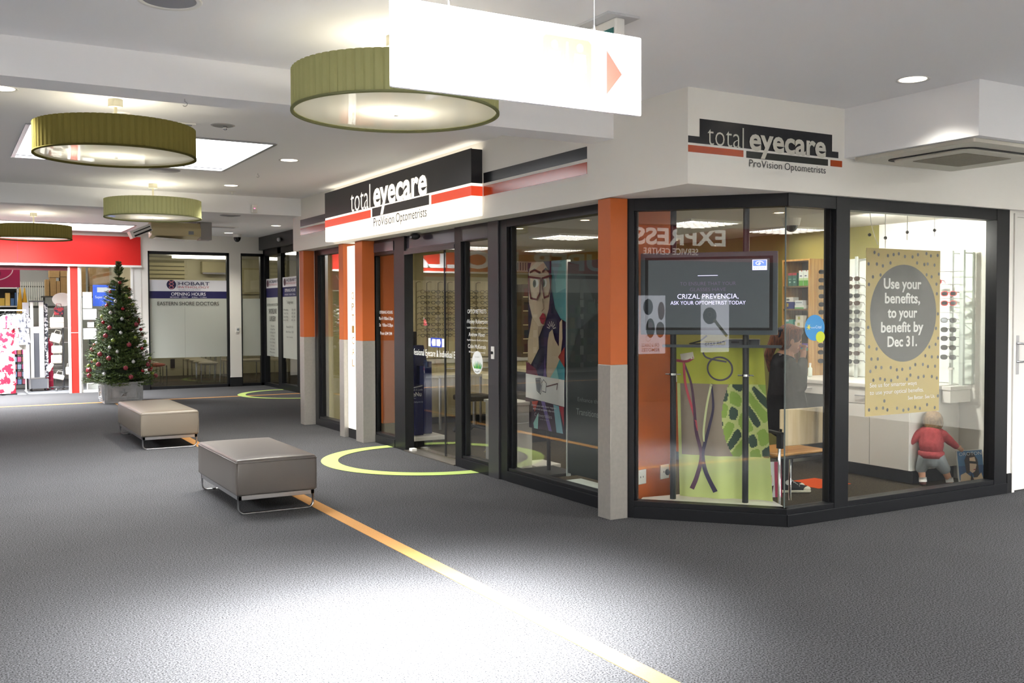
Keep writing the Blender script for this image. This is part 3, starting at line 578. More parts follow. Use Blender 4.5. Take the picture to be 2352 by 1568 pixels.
# ---------------------------------------------------------------- benches
def bench(y0, y1, label, col):
    w, L = .62, y1-y0; b = thing('ottoman_bench', label, 'bench', (2.31, (y0+y1)/2, 0)); a, d = w/2, L/2
    bm = bmesh.new(); bmesh.ops.create_cube(bm, size=1)
    bmesh.ops.scale(bm, vec=(w+.03, L+.03, .285), verts=bm.verts); bmesh.ops.translate(bm, vec=(0, 0, .29), verts=bm.verts)
    bmesh.ops.bevel(bm, geom=bm.edges[:], offset=.022, segments=3, affect='EDGES', profile=.6)
    bmesh.ops.subdivide_edges(bm, edges=[e for e in bm.edges if e.calc_length() > .2], cuts=9, use_grid_fill=True)
    for v in bm.verts:     # a little crown on the top and belly on the sides
        u, t = v.co.x/a, v.co.y/d
        if v.co.z > .40: v.co.z += .022*max(0, (1-u*u))**.5*max(0, (1-t*t))**.5
        elif v.co.z < .42:
            k = math.sin(min(1, max(0, (v.co.z-.16)/.25))*PI)*.006
            if abs(v.co.x) > a-.02: v.co.x += k*(1 if v.co.x > 0 else -1)
            if abs(v.co.y) > d-.02: v.co.y += k*(1 if v.co.y > 0 else -1)
    me = bpy.data.meshes.new('cushion'); bm.to_mesh(me); bm.free(); me.materials.append(col); me.polygons.foreach_set('use_smooth', [True]*len(me.polygons))
    cu = bpy.data.objects.new('cushion', me); COL.objects.link(cu); cu.parent = b
    ax, dx = a+.015, d+.015
    MB().tube([(-ax,-dx,.408),(ax,-dx,.408),(ax,dx,.408),(-ax,dx,.408)], .0045, 6, closed=True).build('piping', col, cu, smooth=True)
    for sx, sy in ((-1,-1),(1,-1),(1,1),(-1,1)): MB().cyl((sx*(ax-.002),sy*(dx-.002),.16),(sx*(ax-.002),sy*(dx-.002),.408),.004,n=6).build('seam', col, cu)
    MB().box(-a, a, -d, -d+.03, .112, .147).box(-a, a, d-.03, d, .112, .147).box(-a, -a+.03, -d, d, .112, .147).box(a-.03, a, -d, d, .112, .147).build('frame', satin, b, bevel=.002)
    for sy in (-1, 1):
        pts = []; r = .045
        for cx, cz, a0 in ((-a+r+.006, r+.004, PI), (a-r-.006, r+.004, 3*PI/2)):
            pts += [(cx+r*math.cos(a0+i*PI/12), sy*(d-.018), cz+r*math.sin(a0+i*PI/12)) for i in range(7)]
        pts = [(-a+.006, sy*(d-.018), .12)]+pts+[(a-.006, sy*(d-.018), .12)]
        MB().tube(pts, .010, 8, flatten=(1.8, .8)).build('sled_leg', satin, b, smooth=True)
    MB().cyl((-.2, d-.02, 0), (-.2, d-.02, .012), .02, n=10).build('foot_pad', blackmatt, b)
bench(7.765, 9.05, 'nearer grey brown vinyl bench on chrome sled legs', leather)
bench(12.02, 13.70, 'farther vinyl bench beside the Christmas tree, daylight painted into its beige', mat('taupe_vinyl_lit', '#72695c', .33, bump=(300, .03)))  # lighter copy of the taupe vinyl, daylight put into its colour

# ---------------------------------------------------------------- Christmas tree
TX, TY = 2.76, 18.74
pt = thing('star_planter', 'square grey metal planter with an embossed star on its sides', 'planter', (TX, TY, 0)); zinc = mat('zinc', '#b4b6b8', .5, .25, noise=(14, .12))
MB().lathe([(.44,.0),(.44,.05),(.455,.33),(.48,.34),(.48,.37),(.43,.37),(.42,.1)], 4).build('box', zinc, pt).rotation_euler[2] = PI/4
for k in range(4):
    q = math.radians(90*k); mb = MB(); y = -.336
    for x0, x1, z0, z1 in ((-.27,.27,.285,.30),(-.27,.27,.055,.07),(-.27,-.255,.07,.285),(.255,.27,.07,.285),(-.22,.22,.255,.263),(-.22,.22,.092,.10),(-.22,-.212,.1,.255),(.212,.22,.1,.255)): mb.box(x0, x1, y, y+.05, z0, z1)
    mb.build('moulding', zinc, pt, rz=q)
    st = []
    for i in range(10): r = .085 if i % 2 == 0 else .034; st.append((r*math.sin(i*PI/5), .178+r*math.cos(i*PI/5)))
    MB().add([(x, y-.0, z) for x, z in st]+[(0, y-.03, .178)], [(i, 10, (i+1)%10) for i in range(10)][::1]).build('star', zinc, pt, rz=q)
tr = thing('christmas_tree', 'decorated green Christmas tree standing in the star planter', 'Christmas tree', (TX, TY, 0))
needle1 = mat('fir_green', '#3a5022', .6); needle2 = mat('fir_green_light', '#667c38', .6)
MB().cyl((0,0,.2),(0,0,2.4),.035,.008,n=8).build('trunk', mat('bark', '#4a3826', .9), tr)
rn = random.Random(3)
def tr_r(z): return max(.02, .57*(1-((z-.36)/2.16))**.86)
def sprig(mb, p, d, L, n, w=.0035, ln=.034):
    d = d.normalized(); u = d.cross(Vector((0,0,1))); u = u.normalized() if u.length > 1e-3 else Vector((1,0,0)); v = d.cross(u)
    for i in range(n):
        t = i/(n-1); c = p+d*L*t; a = rn.uniform(0, 2*PI); o = (u*math.cos(a)+v*math.sin(a))
        tip = c+(o*.9+d*.75).normalized()*ln*rn.uniform(.7, 1.15)*(1.1-.4*t); s = d.cross(o).normalized()*w
        mb.add([c-s, c+s, tip], [(0, 1, 2)], 0 if rn.random() < .62 else 1)
mb = MB(); br = MB(); z = .36
while z < 2.46:
    R = tr_r(z); nb = max(4, int(R*62))
    for k in range(nb):
        a = rn.uniform(0, 2*PI); rr = R*rn.uniform(.72, 1.1); up = (rn.uniform(-.10, .15) if z < .5 else rn.uniform(.05, .35)) + (.8 if z > 2.2 else 0); dv = Vector((math.cos(a), math.sin(a), up)).normalized()
        p0 = Vector((0,0,z)) + dv*rr*.25; sprig(mb, p0, dv, rr*.8, int(30+rr*80), .0045, .04)
        for sgn in (-1, 1):
            for f in (.45, .7):
                dd = Matrix.Rotation(sgn*rn.uniform(.5,.9), 3, 'Z') @ dv; dd.z += rn.uniform(-.1,.25); sprig(mb, p0+dv*rr*.8*f, dd, rr*.32+.03, int(16+rr*24), .0042, .036)
        if k % 3 == 0: br.tube([Vector((0,0,z)), p0+dv*rr*.7], [.008, .003], 5)
    z += .055
sprig(mb, Vector((0,0,2.30)), Vector((0,0,1)), .22, 70, .004, .04)
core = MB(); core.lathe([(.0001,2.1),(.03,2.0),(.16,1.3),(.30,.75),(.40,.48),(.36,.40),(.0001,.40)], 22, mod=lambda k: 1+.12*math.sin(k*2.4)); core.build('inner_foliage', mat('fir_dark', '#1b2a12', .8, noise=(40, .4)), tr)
f = mb.build('needles', [needle1, needle2], tr); f['kind'] = 'stuff'; br.build('branches', mat('bark'), tr)['kind'] = 'stuff'
# baubles hang on the tree: each one a thing
bm_red = mat('bauble_red', '#b3122a', .12, .3, coat=1); bm_pat = mat('bauble_rose', '#a34450', .35, .2, noise=(60, .5)); bm_wh = mat('bauble_white', '#e8e8ea', .15, .3, coat=1); bm_gr = mat('bauble_green', '#9bb24a', .18, .3, coat=1)
def bauble(kind):
    m, r, lab = {'red': (bm_red, .031, 'shiny red bauble on the Christmas tree'), 'pat': (bm_pat, .041, 'rose red textured bauble on the Christmas tree'), 'white': (bm_wh, .031, 'pearl white bauble on the Christmas tree'), 'green': (bm_gr, .034, 'lime green bauble on the Christmas tree'), 'drop': (bm_red, .028, 'long red drop ornament on the Christmas tree')}[kind]
    b = thing('bauble' if kind != 'drop' else 'drop_ornament', lab, 'ornament', (0,0,0), 0, kind.replace('pat', 'textured')+' ornaments on the Christmas tree')
    MB().sph((0,0,0), (r, r, r*(2.1 if kind == 'drop' else 1)), 14, 10).build('ball', m, b, smooth=True); rz_ = r*(2.1 if kind == 'drop' else 1)
    MB().cyl((0,0,rz_-.003),(0,0,rz_+.01),.007,n=8).build('cap', satin, b); return b
kinds = (['red']*5+['pat']*5+['white']*3+['green']*4+['drop'])
protos = {k: bauble(k) for k in ('red','pat','white','green','drop')}; used = set(); N = 92
for i in range(N):
    t = (i+.5)/N; z = .44+1.75*(1-(1-t)**.62); a = i*2.39996+rn.uniform(-.25,.25); R = tr_r(z)*rn.uniform(.98, 1.08)
    k = rn.choice(kinds); loc = (TX+R*math.cos(a), TY+R*math.sin(a), z)
    if k not in used: protos[k].location = loc; used.add(k)
    else: dup(protos[k], loc)
# ================================================================ inside the optometrist
def troffer(x, y, z, label, w=.6, d=.6):
    t = thing('troffer_light', label, 'light', (x, y, z)); MB().box(-w/2, w/2, -d/2, d/2, -.012, 0).build('tray', tube_l, t)
    mb = MB(); mb.box(-w/2-.02, -w/2, -d/2-.02, d/2+.02, -.02, 0).box(w/2, w/2+.02, -d/2-.02, d/2+.02, -.02, 0).box(-w/2, w/2, -d/2-.02, -d/2, -.02, 0).box(-w/2, w/2, d/2, d/2+.02, -.02, 0); mb.build('frame', whitep, t)
    mb = MB()
    for i in range(1, 6): mb.box(-w/2+i*w/6-.004, -w/2+i*w/6+.004, -d/2, d/2, -.03, -.012)
    mb.build('louvre', satin, t); mb = MB()
    for i in range(1, 6): mb.box(-w/2, w/2, -d/2+i*d/6-.004, -d/2+i*d/6+.004, -.03, -.012)
    mb.build('louvre', satin, t)
ZC = 2.462
for x, y, n in ((6.46,7.55,'nearest the corner window'),(7.85,7.7,'in front of the olive wall'),(6.3,9.6,'added as fill over the reception desk'),(7.4,9.6,'added as fill near the olive wall over the desk'),(6.2,11.8,'added as fill in front of the spectacle wall'),(7.5,11.8,'added as fill at the far corner of the shop')): troffer(x, y, ZC, 'louvred ceiling light ' + n)  # the four farther louvred lights are added to brighten the shop
halo = emitter('halogen', '#ffd9a8', 6)
for x, y, n in ((4.93,7.2,'nearest the orange column'),(5.34,7.83,'above the woman poster'),(5.27,8.95,'above the white plinth'),(5.6,6.42,'above the television'),(6.46,6.42,'right of the television')): downlight(x, y, ZC, 'small halogen spot ' + n, .04, 9, halo)
fl_ = thing('flood_light', 'white flood light near the ceiling above the yellow poster', 'light', (6.9, 6.15, 2.36))
MB().xbox(Matrix.Rotation(-.5, 4, 'Y'), .16, .12, .09).build('housing', whitep, fl_, bevel=.01); MB().cyl((0,0,0),(0,0,.095),.012,n=8).build('stem', whitep, fl_)
l = bpy.data.lights.new('flood_beam', 'SPOT'); l.energy = 42; l.spot_size = 2.2; l.spot_blend = .7; l.color = (1, .97, .9); l.shadow_soft_size = .05
o = bpy.data.objects.new('flood_beam', l); COL.objects.link(o); o.parent = fl_; o.location = (.09, 0, -.02); o.rotation_euler = (0, -1.05, 0)
t = thing('dome_camera', 'white and black dome camera under the shop ceiling', 'camera', (6.95, 6.75, ZC)); MB().cyl((0,0,0),(0,0,-.07),.09,.075,n=20).build('base', whitep, t); MB().sph((0,0,-.07), (.06,.06,.06), 16, 10).build('dome', mat('smoked_dome'), t, smooth=True)
t = thing('wall_vent', 'white grille of an air vent high on the shop wall', 'vent', (7.75, 13.1, 2.28)); MB().box(-.3,.3,-.02,0,-.08,.08).build('frame', whitep, t); mb = MB()
for i in range(12): mb.box(-.27+i*.046, -.25+i*.046, -.026, -.02, -.06, .06)
mb.build('slats', greyp, t)

# display platform and television in the corner window (local frame along the angled pane)
bayo = (4.587, 6.113, 0)
tag(MB().prism([(.06,.11),(1.16,.11),(1.0,.5),(.4,.5),(.06,.22)], .004, .12).build('window_platform', whitelam, loc=bayo, rz=TZ), 'low white display platform behind the angled pane', 'platform')
tv = thing('television', 'large screen lettered CRIZAL PREVENCIA in the corner window', 'television', bayo, TZ)
x0, x1, z0, z1 = .058, 1.09, 1.412, 2.042
MB().box(x0, x1, .135, .18, z0, z1).build('case', mat('tv_grey', '#4c555d', .3), tv, bevel=.004)
MB().box(x0+.035, x1-.035, .131, .137, z0+.035, z1-.035).build('bezel', blackmatt, tv)
MB().box(x0+.06, x1-.06, .128, .132, z0+.055, z1-.055).build('screen', mat('lit_screen', '#3c4144', .3, emit=.3), tv)
p = Print(y=.1275, eps=.0004, rough=.4); em = lambda n, c, k: mat(n, c, .4, emit=k); cx = (x0+x1)/2
wh = em('screen_white', '#ccc6ff', .6); dim = em('screen_dim', '#6a5a78', .22); blu = em('screen_blue', '#5f7ad0', .5)
p.rect(wh, cx-.075, cx+.075, 1.862, 1.866); p.text(dim, 'TO ENSURE THAT YOUR', cx, 1.79, .42, .026, -.01, 'c'); p.text(dim, 'GLASSES HAVE', cx, 1.745, .27, .026, -.01, 'c')
p.text(wh, 'CRIZAL PREVENCIA,', cx, 1.688, .46, .036, -.005, 'c'); p.text(wh, 'ASK YOUR OPTOMETRIST TODAY', cx, 1.643, .565, .027, -.005, 'c')
p.rect(wh, .905, 1.012, 1.90, 1.978); p.rect(blu, .91, 1.007, 1.93, 1.974); p.line(wh, ell(.958,1.952,.027,.013)[:22], .005); p.text(wh, 'e', .958, 1.943, .018, .02, .02, 'c'); p.text(blu, 'essilor', .958, 1.908, .085, .02, .0, 'c'); p.build(tv, 'picture')
for sx in (.298, .852):
    po = thing('display_pole', 'black ceiling to floor pole %s of the television' % ('on the left' if sx < .5 else 'on the right'), 'pole', bayo, TZ)
    MB().cyl((sx,.23,.118),(sx,.23,ZC),.024,n=16).build('tube', mat('pole_black', '#22252a', .3), po, smooth=False)
    for z in (1.10,): MB().cyl((sx,.23,z-.008),(sx,.23,z+.008),.03,n=14).build('clamp', chrome, po); MB().cyl((sx-.06,.23,z),(sx+.06,.23,z),.006,n=8).build('pin', chrome, po)
sh = thing('glass_shelf', 'glass shelf under the television carrying a grey cable box', 'shelf', bayo, TZ); MB().box(.22, 1.12, .19, .40, 1.318, 1.328).build('sheet', glass_mat('shelf_glass', (.80,.88,.86)), sh); MB().box(.22, 1.12, .186, .19, 1.312, 1.334).build('front_rail', mat('rail_grey', '#4d5357', .3), sh)
t = thing('media_player', 'black media player on the glass shelf below the television', 'electronics', bayo, TZ); MB().box(.70,.95,.26,.38,1.329,1.375).build('case', mat('box_grey', '#4a4c50', .4), t, bevel=.003); MB().box(.74,.80,.257,.26,1.345,1.36).build('display', blackmatt, t)
cb = MB(); cb.tube([(.55,.30,1.40),(.50,.28,1.36),(.42,.27,1.338),(.48,.25,1.338),(.58,.26,1.34),(.66,.27,1.35),(.72,.30,1.37)], .006, 6); tag(cb.build('power_cable', blackmatt, loc=bayo, rz=TZ), 'tangled black cable on the glass shelf', 'cable')
# cloth banner with oversized spectacles
def rip(u, v): return .018*math.sin(u*9+v*1.3)+.010*math.sin(u*21+2)*(.3+v)+.03*v*v
bn = thing('cloth_banner', 'lime green cloth banner printed with spectacles and celery below the television', 'banner', bayo, TZ)
def bpt(u, v, k=0): return (.305+.03*v+u*(.67+.03*v)+.02*v*u, .34+rip(u, v)-.05*v-k, 1.316-1.19*v)
bc = ['#b9bb46', '#9a8b7c', '#c9d68b', '#93b04e', '#3f5446', '#c6cf84']; mb = MB(); NU, NV = 84, 150
for j in range(NV):
    for i in range(NU):
        u, v = (i+.5)/NU, (j+.5)/NV
        if v < .25: c = 0
        elif v > .72: c = 2
        else:
            edge = .50+.10*((v-.48)/.24)**2
            if u < .03: c = 5
            elif u < edge: c = 1
            else:
                q = math.sin(u*31+3*math.sin(v*9))+math.sin(v*37+2*math.sin(u*11)); c = 3 if q > .25 else (5 if q > -.7 else 4)
        mb.add([bpt(i/NU, j/NV), bpt((i+1)/NU, j/NV), bpt((i+1)/NU, (j+1)/NV), bpt(i/NU, (j+1)/NV)], [(3,2,1,0)], c)
mb.build('cloth', [mat('cloth_'+c.strip('#'), c, .75) for c in bc], bn, smooth=True)
def smoothp(pts, k=6):
    out = []; n = len(pts)
    for i in range(n-1):
        p0, p1, p2, p3 = pts[max(0,i-1)], pts[i], pts[i+1], pts[min(n-1,i+2)]
        for j in range(k):
            t = j/k; out.append(tuple(.5*(2*p1[d]+(p2[d]-p0[d])*t+(2*p0[d]-5*p1[d]+4*p2[d]-p3[d])*t*t+(3*p1[d]-p0[d]-3*p2[d]+p3[d])*t**3) for d in (0,1)))
    return out+[pts[-1]]
def crib(pts, w, m, nm):
    mb = MB(); ed = []; pts2 = smoothp(pts); N = len(pts2)
    for i, (u, v) in enumerate(pts2):
        u0, v0 = pts2[max(0, i-1)]; u1, v1 = pts2[min(N-1, i+1)]; du, dv = u1-u0, (v1-v0)*1.75; L = math.hypot(du, dv) or 1; ww = w if not callable(w) else w(i/N)
        nu, nv = -dv/L*ww, du/L*ww/1.75; ed += [bpt(u+nu, v+nv, .004), bpt(u-nu, v-nv, .004)]
    mb.add(ed, [(2*i, 2*i+2, 2*i+3, 2*i+1) for i in range(N-1)]); mb.build(nm, m, bn)
oval = [(.50+.14*math.cos(a), .145+.075*math.sin(a)) for a in [i*2*PI/20 for i in range(21)]]
crib(oval, .010, flat('#55505c'), 'printed_lens_rim'); crib([(.31,.04),(.36,.075),(.58,.10)], .01, flat('#55505c'), 'printed_bridge')
crib([(.40,.245),(.34,.38),(.29,.56),(.30,.64)], .012, flat('#e6ecb4'), 'printed_temple'); crib([(.40,.245),(.41,.40),(.36,.52),(.30,.64),(.27,.72),(.30,.83),(.40,.955)], lambda t: .010+.018*t, flat('#3c3354'), 'printed_temple')
crib([(.05,.075),(.20,.06)], .04, flat('#d9cfc0'), 'printed_brush'); crib([(.0,.095),(.12,.10),(.20,.075)], .015, flat('#a03848'), 'printed_brush_rim')
crib([(.085,.11),(.10,.26),(.19,.46),(.21,.56)], .014, flat('#c44a56'), 'printed_temple'); crib([(.085,.11),(.16,.24),(.19,.40),(.205,.56),(.255,.72),(.20,.86),(.14,.945)], lambda t: .010+.016*t, flat('#55304c'), 'printed_temple')
# sockets on the orange partition (local frame of the partition)
for lx, z, n in ((.09, .265, 'blank'), (.40, .272, 'with a black plug')):
    c, s_ = math.cos(math.radians(15)), math.sin(math.radians(15)); t = thing('wall_socket', 'white wall socket %s low on the orange partition' % n, 'socket', (4.74+lx*c+.05*s_, 6.33+lx*s_-.05*c, z), math.radians(15))
    MB().box(-.058, .058, -.01, 0, -.058, .058).build('plate', whitep, t, bevel=.003); MB().box(-.02,-.014,-.012,-.01,-.006,.008).box(.014,.02,-.012,-.01,-.006,.008).build('slots', blackmatt, t)
    if 'plug' in n: MB().sph((.02,-.02,-.005), (.022,.02,.026), 12, 8).build('plug', blackmatt, t, smooth=True)

# ---------------------------------------------------------------- counters and cabinets on the right
cb = thing('drawer_cabinet', 'white floor cabinet with a drawer and two doors behind the yellow poster', 'cabinet', (7.6, 5.92, 0), -PI/2)
# local x runs towards -Y: the cabinet spans Y 5.92..6.80 -> local x -.88..0, depth local y 0..0.68
MB().box(-.88, 0, .004, .69, .13, .86).build('body', whitelam, cb); MB().box(-.86, -.03, .08, .66, 0, .13).build('toe_kick', mat('toe_dark', '#31353c', .5), cb)
for a, b in ((-.878, -.445), (-.437, -.002)):
    d = MB().box(a, b, -.016, .004, .135, .70).build('door', whitelam, cb, bevel=.0015)
d = MB().box(-.878, -.002, -.016, .004, .708, .855).build('drawer_front', whitelam, cb, bevel=.0015)
MB().tube([(-.60,-.016,.785),(-.598,-.036,.785),(-.50,-.036,.785),(-.498,-.016,.785)], .006, 6).build('bar_handle', satin, d)
dk = thing('knee_hole_desk', 'white desk with a slim drawer beside the floor cabinet', 'desk', (7.6, 6.80, 0), -PI/2)
dd = MB().box(-.70, -.002, -.016, .004, .76, .858).build('drawer_front', whitelam, dk, bevel=.0015); MB().tube([(-.40,-.016,.812),(-.398,-.036,.812),(-.28,-.036,.812),(-.278,-.016,.812)], .006, 6).build('bar_handle', satin, dd)
MB().box(-.70, -.66, .01, .66, .004, .76).build('end_panel', mat('panel_shadow', '#8b8981', .5), dk); MB().box(-.66, 0, .62, .66, .004, .76).build('back_panel', mat('knee_space_shade', '#2f322e', .6), dk)  # shade of the knee space put into the colour of both panels
tag(MB().box(7.57, 8.30, 5.90, 7.505, .862, .90).build('worktop', whitelam, bevel=.004), 'long white worktop over the drawer cabinet and desk', 'worktop')
f = thing('floating_shelf_box', 'short white floating unit at the near end of the worktop', 'shelf', (8.01, 5.81, .74)); MB().box(0, .29, 0, .085, 0, .115).build('body', whitelam, f, bevel=.002); MB().box(-.008, .29, -.008, .085, .117, .152).build('top', whitelam, f, bevel=.002)
oc = thing('orange_counter', 'orange fronted counter with a white top behind the girl', 'counter', (6.75, 7.9, 0)); MB().box(0, .82, 0, .5, .1, .84).build('front', orange, oc); MB().box(.03,.8,.04,.48,0,.1).build('toe_kick', mat('toe_dark'), oc); MB().box(-.02, .84, -.03, .52, .842, .90).build('top', whitelam, oc, bevel=.004)
cd_ = thing('leaflet_holder', 'small red and blue leaflet stand on the orange counter', 'leaflet', (7.02, 8.1, .90), .3); MB().box(-.07,.07,-.01,.01,0,.2).build('card', flat('#e8e4dc'), cd_); p = Print(y=-.0105); p.rect('#a8322c', -.07,.07,0,.012); p.rect('#4f9ec4', -.065,.065,.014,.09); p.rect('#b04a40', -.05,.04,.13,.15); p.build(cd_)
# bamboo cabinet with boxes
bc_ = thing('bamboo_cabinet', 'tall bamboo shelf cabinet beside the sunglasses', 'cabinet', (8.0, 7.505, 0), -PI/2)
W_ = .395   # local x -W_..0
MB().box(-.018, 0, 0, .30, .9, 2.145).build('side_panel', bamboo, bc_); MB().box(-W_, -W_+.018, 0, .30, .9, 2.145).build('side_panel', bamboo, bc_); MB().box(-W_+.018, -.018, 0, .30, 2.127, 2.145).build('top_panel', bamboo, bc_); MB().box(-W_+.018, -.018, .285, .30, .9, 2.127).build('back_panel', mat('brown_back', '#6b5836', .6), bc_)
zs = [.905, 1.165, 1.41, 1.612, 1.858]
for z in zs: MB().box(-W_+.018, -.018, .0, .285, z-.016, z).build('shelf', wood_mat('bamboo_dark', '#6d5430', '#866a3e', 5, 0), bc_)
def carton(px, py, z, w, d, h, base, bands, label, rz=-PI/2, group=None):
    t = thing('product_box', label, 'box', (px, py, z), rz, group); MB().box(-w/2, w/2, 0, d, 0, h).build('carton', flat(base), t, bevel=.001)
    p = Print(y=-.0006, eps=.0004)
    for c, a, b, e, g in bands: p.rect(c, -w/2+a*w, -w/2+b*w, e*h, g*h)
    p.build(t, 'label_print')
G, R_ = '#2f6658', '#a8323a'
for i in range(2): carton(8.02, 7.805-i*.066, 1.858, .062, .06, .142, G, [(R_,0,1,.82,1),('#7fa99a',.15,.8,.5,.56),('#9fc2b4',.3,.7,.25,.36)], 'dark green carton with a red top on the top bamboo shelf, %s' % ['left of the pair','right of the pair'][i])
for i in range(2): carton(8.02, 7.645-i*.068, 1.858, .064, .06, .165, '#e4ece6', [('#5aa83a',0,1,0,.35),('#b8d8a0',0,1,.35,.5),('#c04048',.55,.75,.93,1),('#35406a',.25,.7,.62,.68)], 'white and lime carton on the top bamboo shelf, %s' % ['left of the pair','right of the pair'][i])
carton(8.02, 7.80, 1.612, .10, .08, .075, '#23307c', [('#c8a83a',0,.25,.3,.8)], 'blue carton on the second bamboo shelf'); carton(8.02, 7.81, 1.688, .11, .08, .05, '#e6e4da', [('#5a5a5a',.1,.5,.3,.6)], 'white carton stacked on the blue carton')
carton(8.02, 7.67, 1.612, .13, .08, .04, '#e8eee8', [('#5fae6a',0,1,0,.4)], 'flat white and green carton on the second bamboo shelf'); carton(8.02, 7.675, 1.653, .11, .07, .05, '#dfe6e8', [('#8a9aa4',.1,.9,.4,.6)], 'pale grey carton stacked on the flat green carton')
carton(8.02, 7.81, 1.41, .10, .08, .085, '#4fa090', [('#e8f0ec',0,.5,0,.4),('#e8f0ec',0,.4,.75,1)], 'teal and white carton on the third bamboo shelf'); carton(8.02, 7.67, 1.41, .12, .08, .065, '#e2dfcc', [('#b4b26a',.3,.6,.3,.8)], 'cream carton with a leaf mark on the third bamboo shelf'); carton(8.02, 7.665, 1.476, .11, .08, .065, '#e6e3d2', [('#b4b26a',.3,.6,.3,.8),('#8a8a80',.1,.6,.85,.95)], 'upper cream carton stacked on the third bamboo shelf')
for i in range(2): carton(8.02, 7.63-i*.065, 1.165, .062, .06, .075, '#6a4a8c', [('#3f9a8c',0,1,0,.35),('#d0d0e8',.2,.8,.5,.75)], 'purple and teal carton on the fourth bamboo shelf, %s' % ['left of the pair','right of the pair'][i])
for i, c in enumerate(('#5a8a4a', '#dfe8dc')):
    t = thing('bottle', ['green bottle', 'white bottle'][i]+' on the worktop in front of the bamboo cabinet', 'bottle', (7.86, 7.46-i*.1, .90)); MB().lathe([(.0001,0),(.02,0),(.022,.02),(.022,.09),(.01,.105),(.01,.125),(.0001,.125)], 14).build('body', flat(c), t, smooth=True); MB().cyl((0,0,.122),(0,0,.145),.012,n=10).build('cap', whitep, t)

# ---------------------------------------------------------------- sunglasses on clear rods
panel = thing('sunglasses_backboard', 'white backing panel behind the sunglasses', 'display', (8.27, 6.6, .905), -PI/2)
MB().box(-.82, .82, 0, .025, 0, 1.225).build('sheet', mat('panel_white', '#e6ebe4', .3), panel)
MB().box(.83, .84, -.28, .02, .0, 1.24).build('glass_end', glass_mat('green_edge', (.94,.97,.955)), panel)
def lens_pts(w, h, n=14): return [((w*abs(math.cos(a))**.75*(1 if math.cos(a) > 0 else -1)), h*abs(math.sin(a))**.8*(1 if math.sin(a) > 0 else -1)) for a in [2*PI*i/n for i in range(n)]]
def make_glasses(name, fm, lm, label, lw=.029, lh=.021, fr=.0032, group=None, temple=.115, parts=True):
    g = thing(name, label, 'glasses', (0,0,0), 0, group); lp = lens_pts(lw, lh); fmb = MB()
    for s in (-1, 1):
        ring3 = [(s*(lw+.009)+x, 0, z) for x, z in lp]; fmb.tube(ring3, fr, 6, closed=True)
    fmb.tube([(-.011,0,.006),(0,-.003,.010),(.011,0,.006)], fr, 6)
    if not parts:
        for s in (-1, 1): fmb.tube([(s*(2*lw+.010),0,.010),(s*(2*lw+.014),.03,.011),(s*(2*lw+.012),temple,.006),(s*(2*lw+.012),temple+.02,-.012)], fr*.8, 5)
        fmb.build('frame', fm, g); return g
    fmb.build('frame', fm, g, smooth=True)
    for s in (-1, 1):
        MB().tube([(s*(2*lw+.010),0,.010),(s*(2*lw+.014),.03,.011),(s*(2*lw+.012),temple,.006),(s*(2*lw+.012),temple+.022,-.014)], fr*.9, 6, flatten=(.5,1.3)).build('temple', fm, g, smooth=True)
        MB().slab([(s*(lw+.009)+x*.97, z*.97) for x, z in lp], -.001, .001).build('lens', lm, g)
    return g
dk_l = mat('dark_lens_glass', '#1c1c1e', .08, coat=1); br_l = mat('brown_lens_glass', '#3a2a1e', .08, coat=1)
sgA = make_glasses('sunglasses', mat('black_acetate', '#17171a', .25), dk_l, 'x', group='sunglasses on the clear display rods'); sgB = make_glasses('sunglasses', mat('brown_acetate', '#4a2c1c', .25), br_l, 'x', group='sunglasses on the clear display rods'); sgR = make_glasses('sunglasses', mat('red_acetate', '#c02420', .3), dk_l, 'x', group='sunglasses on the clear display rods', fr=.0045)
firsts = {}
def put(proto, loc, rz, label, tilt=0):
    if proto.name not in firsts: firsts[proto.name] = 1; proto.location = loc; proto.rotation_euler[2] = rz; proto['label'] = label; o = proto
    else: o = dup(proto, loc, rz, label)
    o.rotation_euler[0] = tilt; return o
colsg = [(7.36, [2.0,1.913,1.835,1.743,1.656,1.574,1.482,1.404,1.316,1.224,1.151,1.059], 'on the rod nearest the bamboo cabinet'), (6.985, [1.916,1.836,1.743,1.667,1.578,1.493,1.404,1.329,1.239,1.155,1.07], 'on the rod left of the yellow poster'),
         (5.88, [1.746,1.658,1.50,1.412,1.331,1.247,1.158], 'on the rod right of the yellow poster')]
for ci, (Y, zl, where) in enumerate(colsg):
    r = thing('display_rod', 'clear vertical display rod ' + where[where.index('rod')+4:], 'display', (8.14, Y+.02, .9)); MB().box(-.012,.012,-.012,.012,0,1.245).build('rod', mat('frosted_rod', '#dfe6e2', .2, trans=.3), r); MB().cyl((0,0,1.22),(.13,0,1.22),.006,n=8).build('bracket', satin, r); MB().box(-.02,.02,-.02,.02,.14,.16).build('clip', whitep, r)
    for i, z in enumerate(zl):
        kind = sgR if (ci == 2 and i < 2) else (sgB if (ci == 1 and i in (0,1,3,9)) else sgA)
        cn = {sgR: 'red framed', sgB: 'brown', sgA: 'black'}[kind]
        put(kind, (8.07, Y, z), -PI/2+.35+random.uniform(-.08,.08), '%s sunglasses %s from the top %s' % (cn, ORD[i], where), random.uniform(-.08,.05))
for i, z in enumerate((1.95, 1.40, 1.22, 1.60)):
    pass
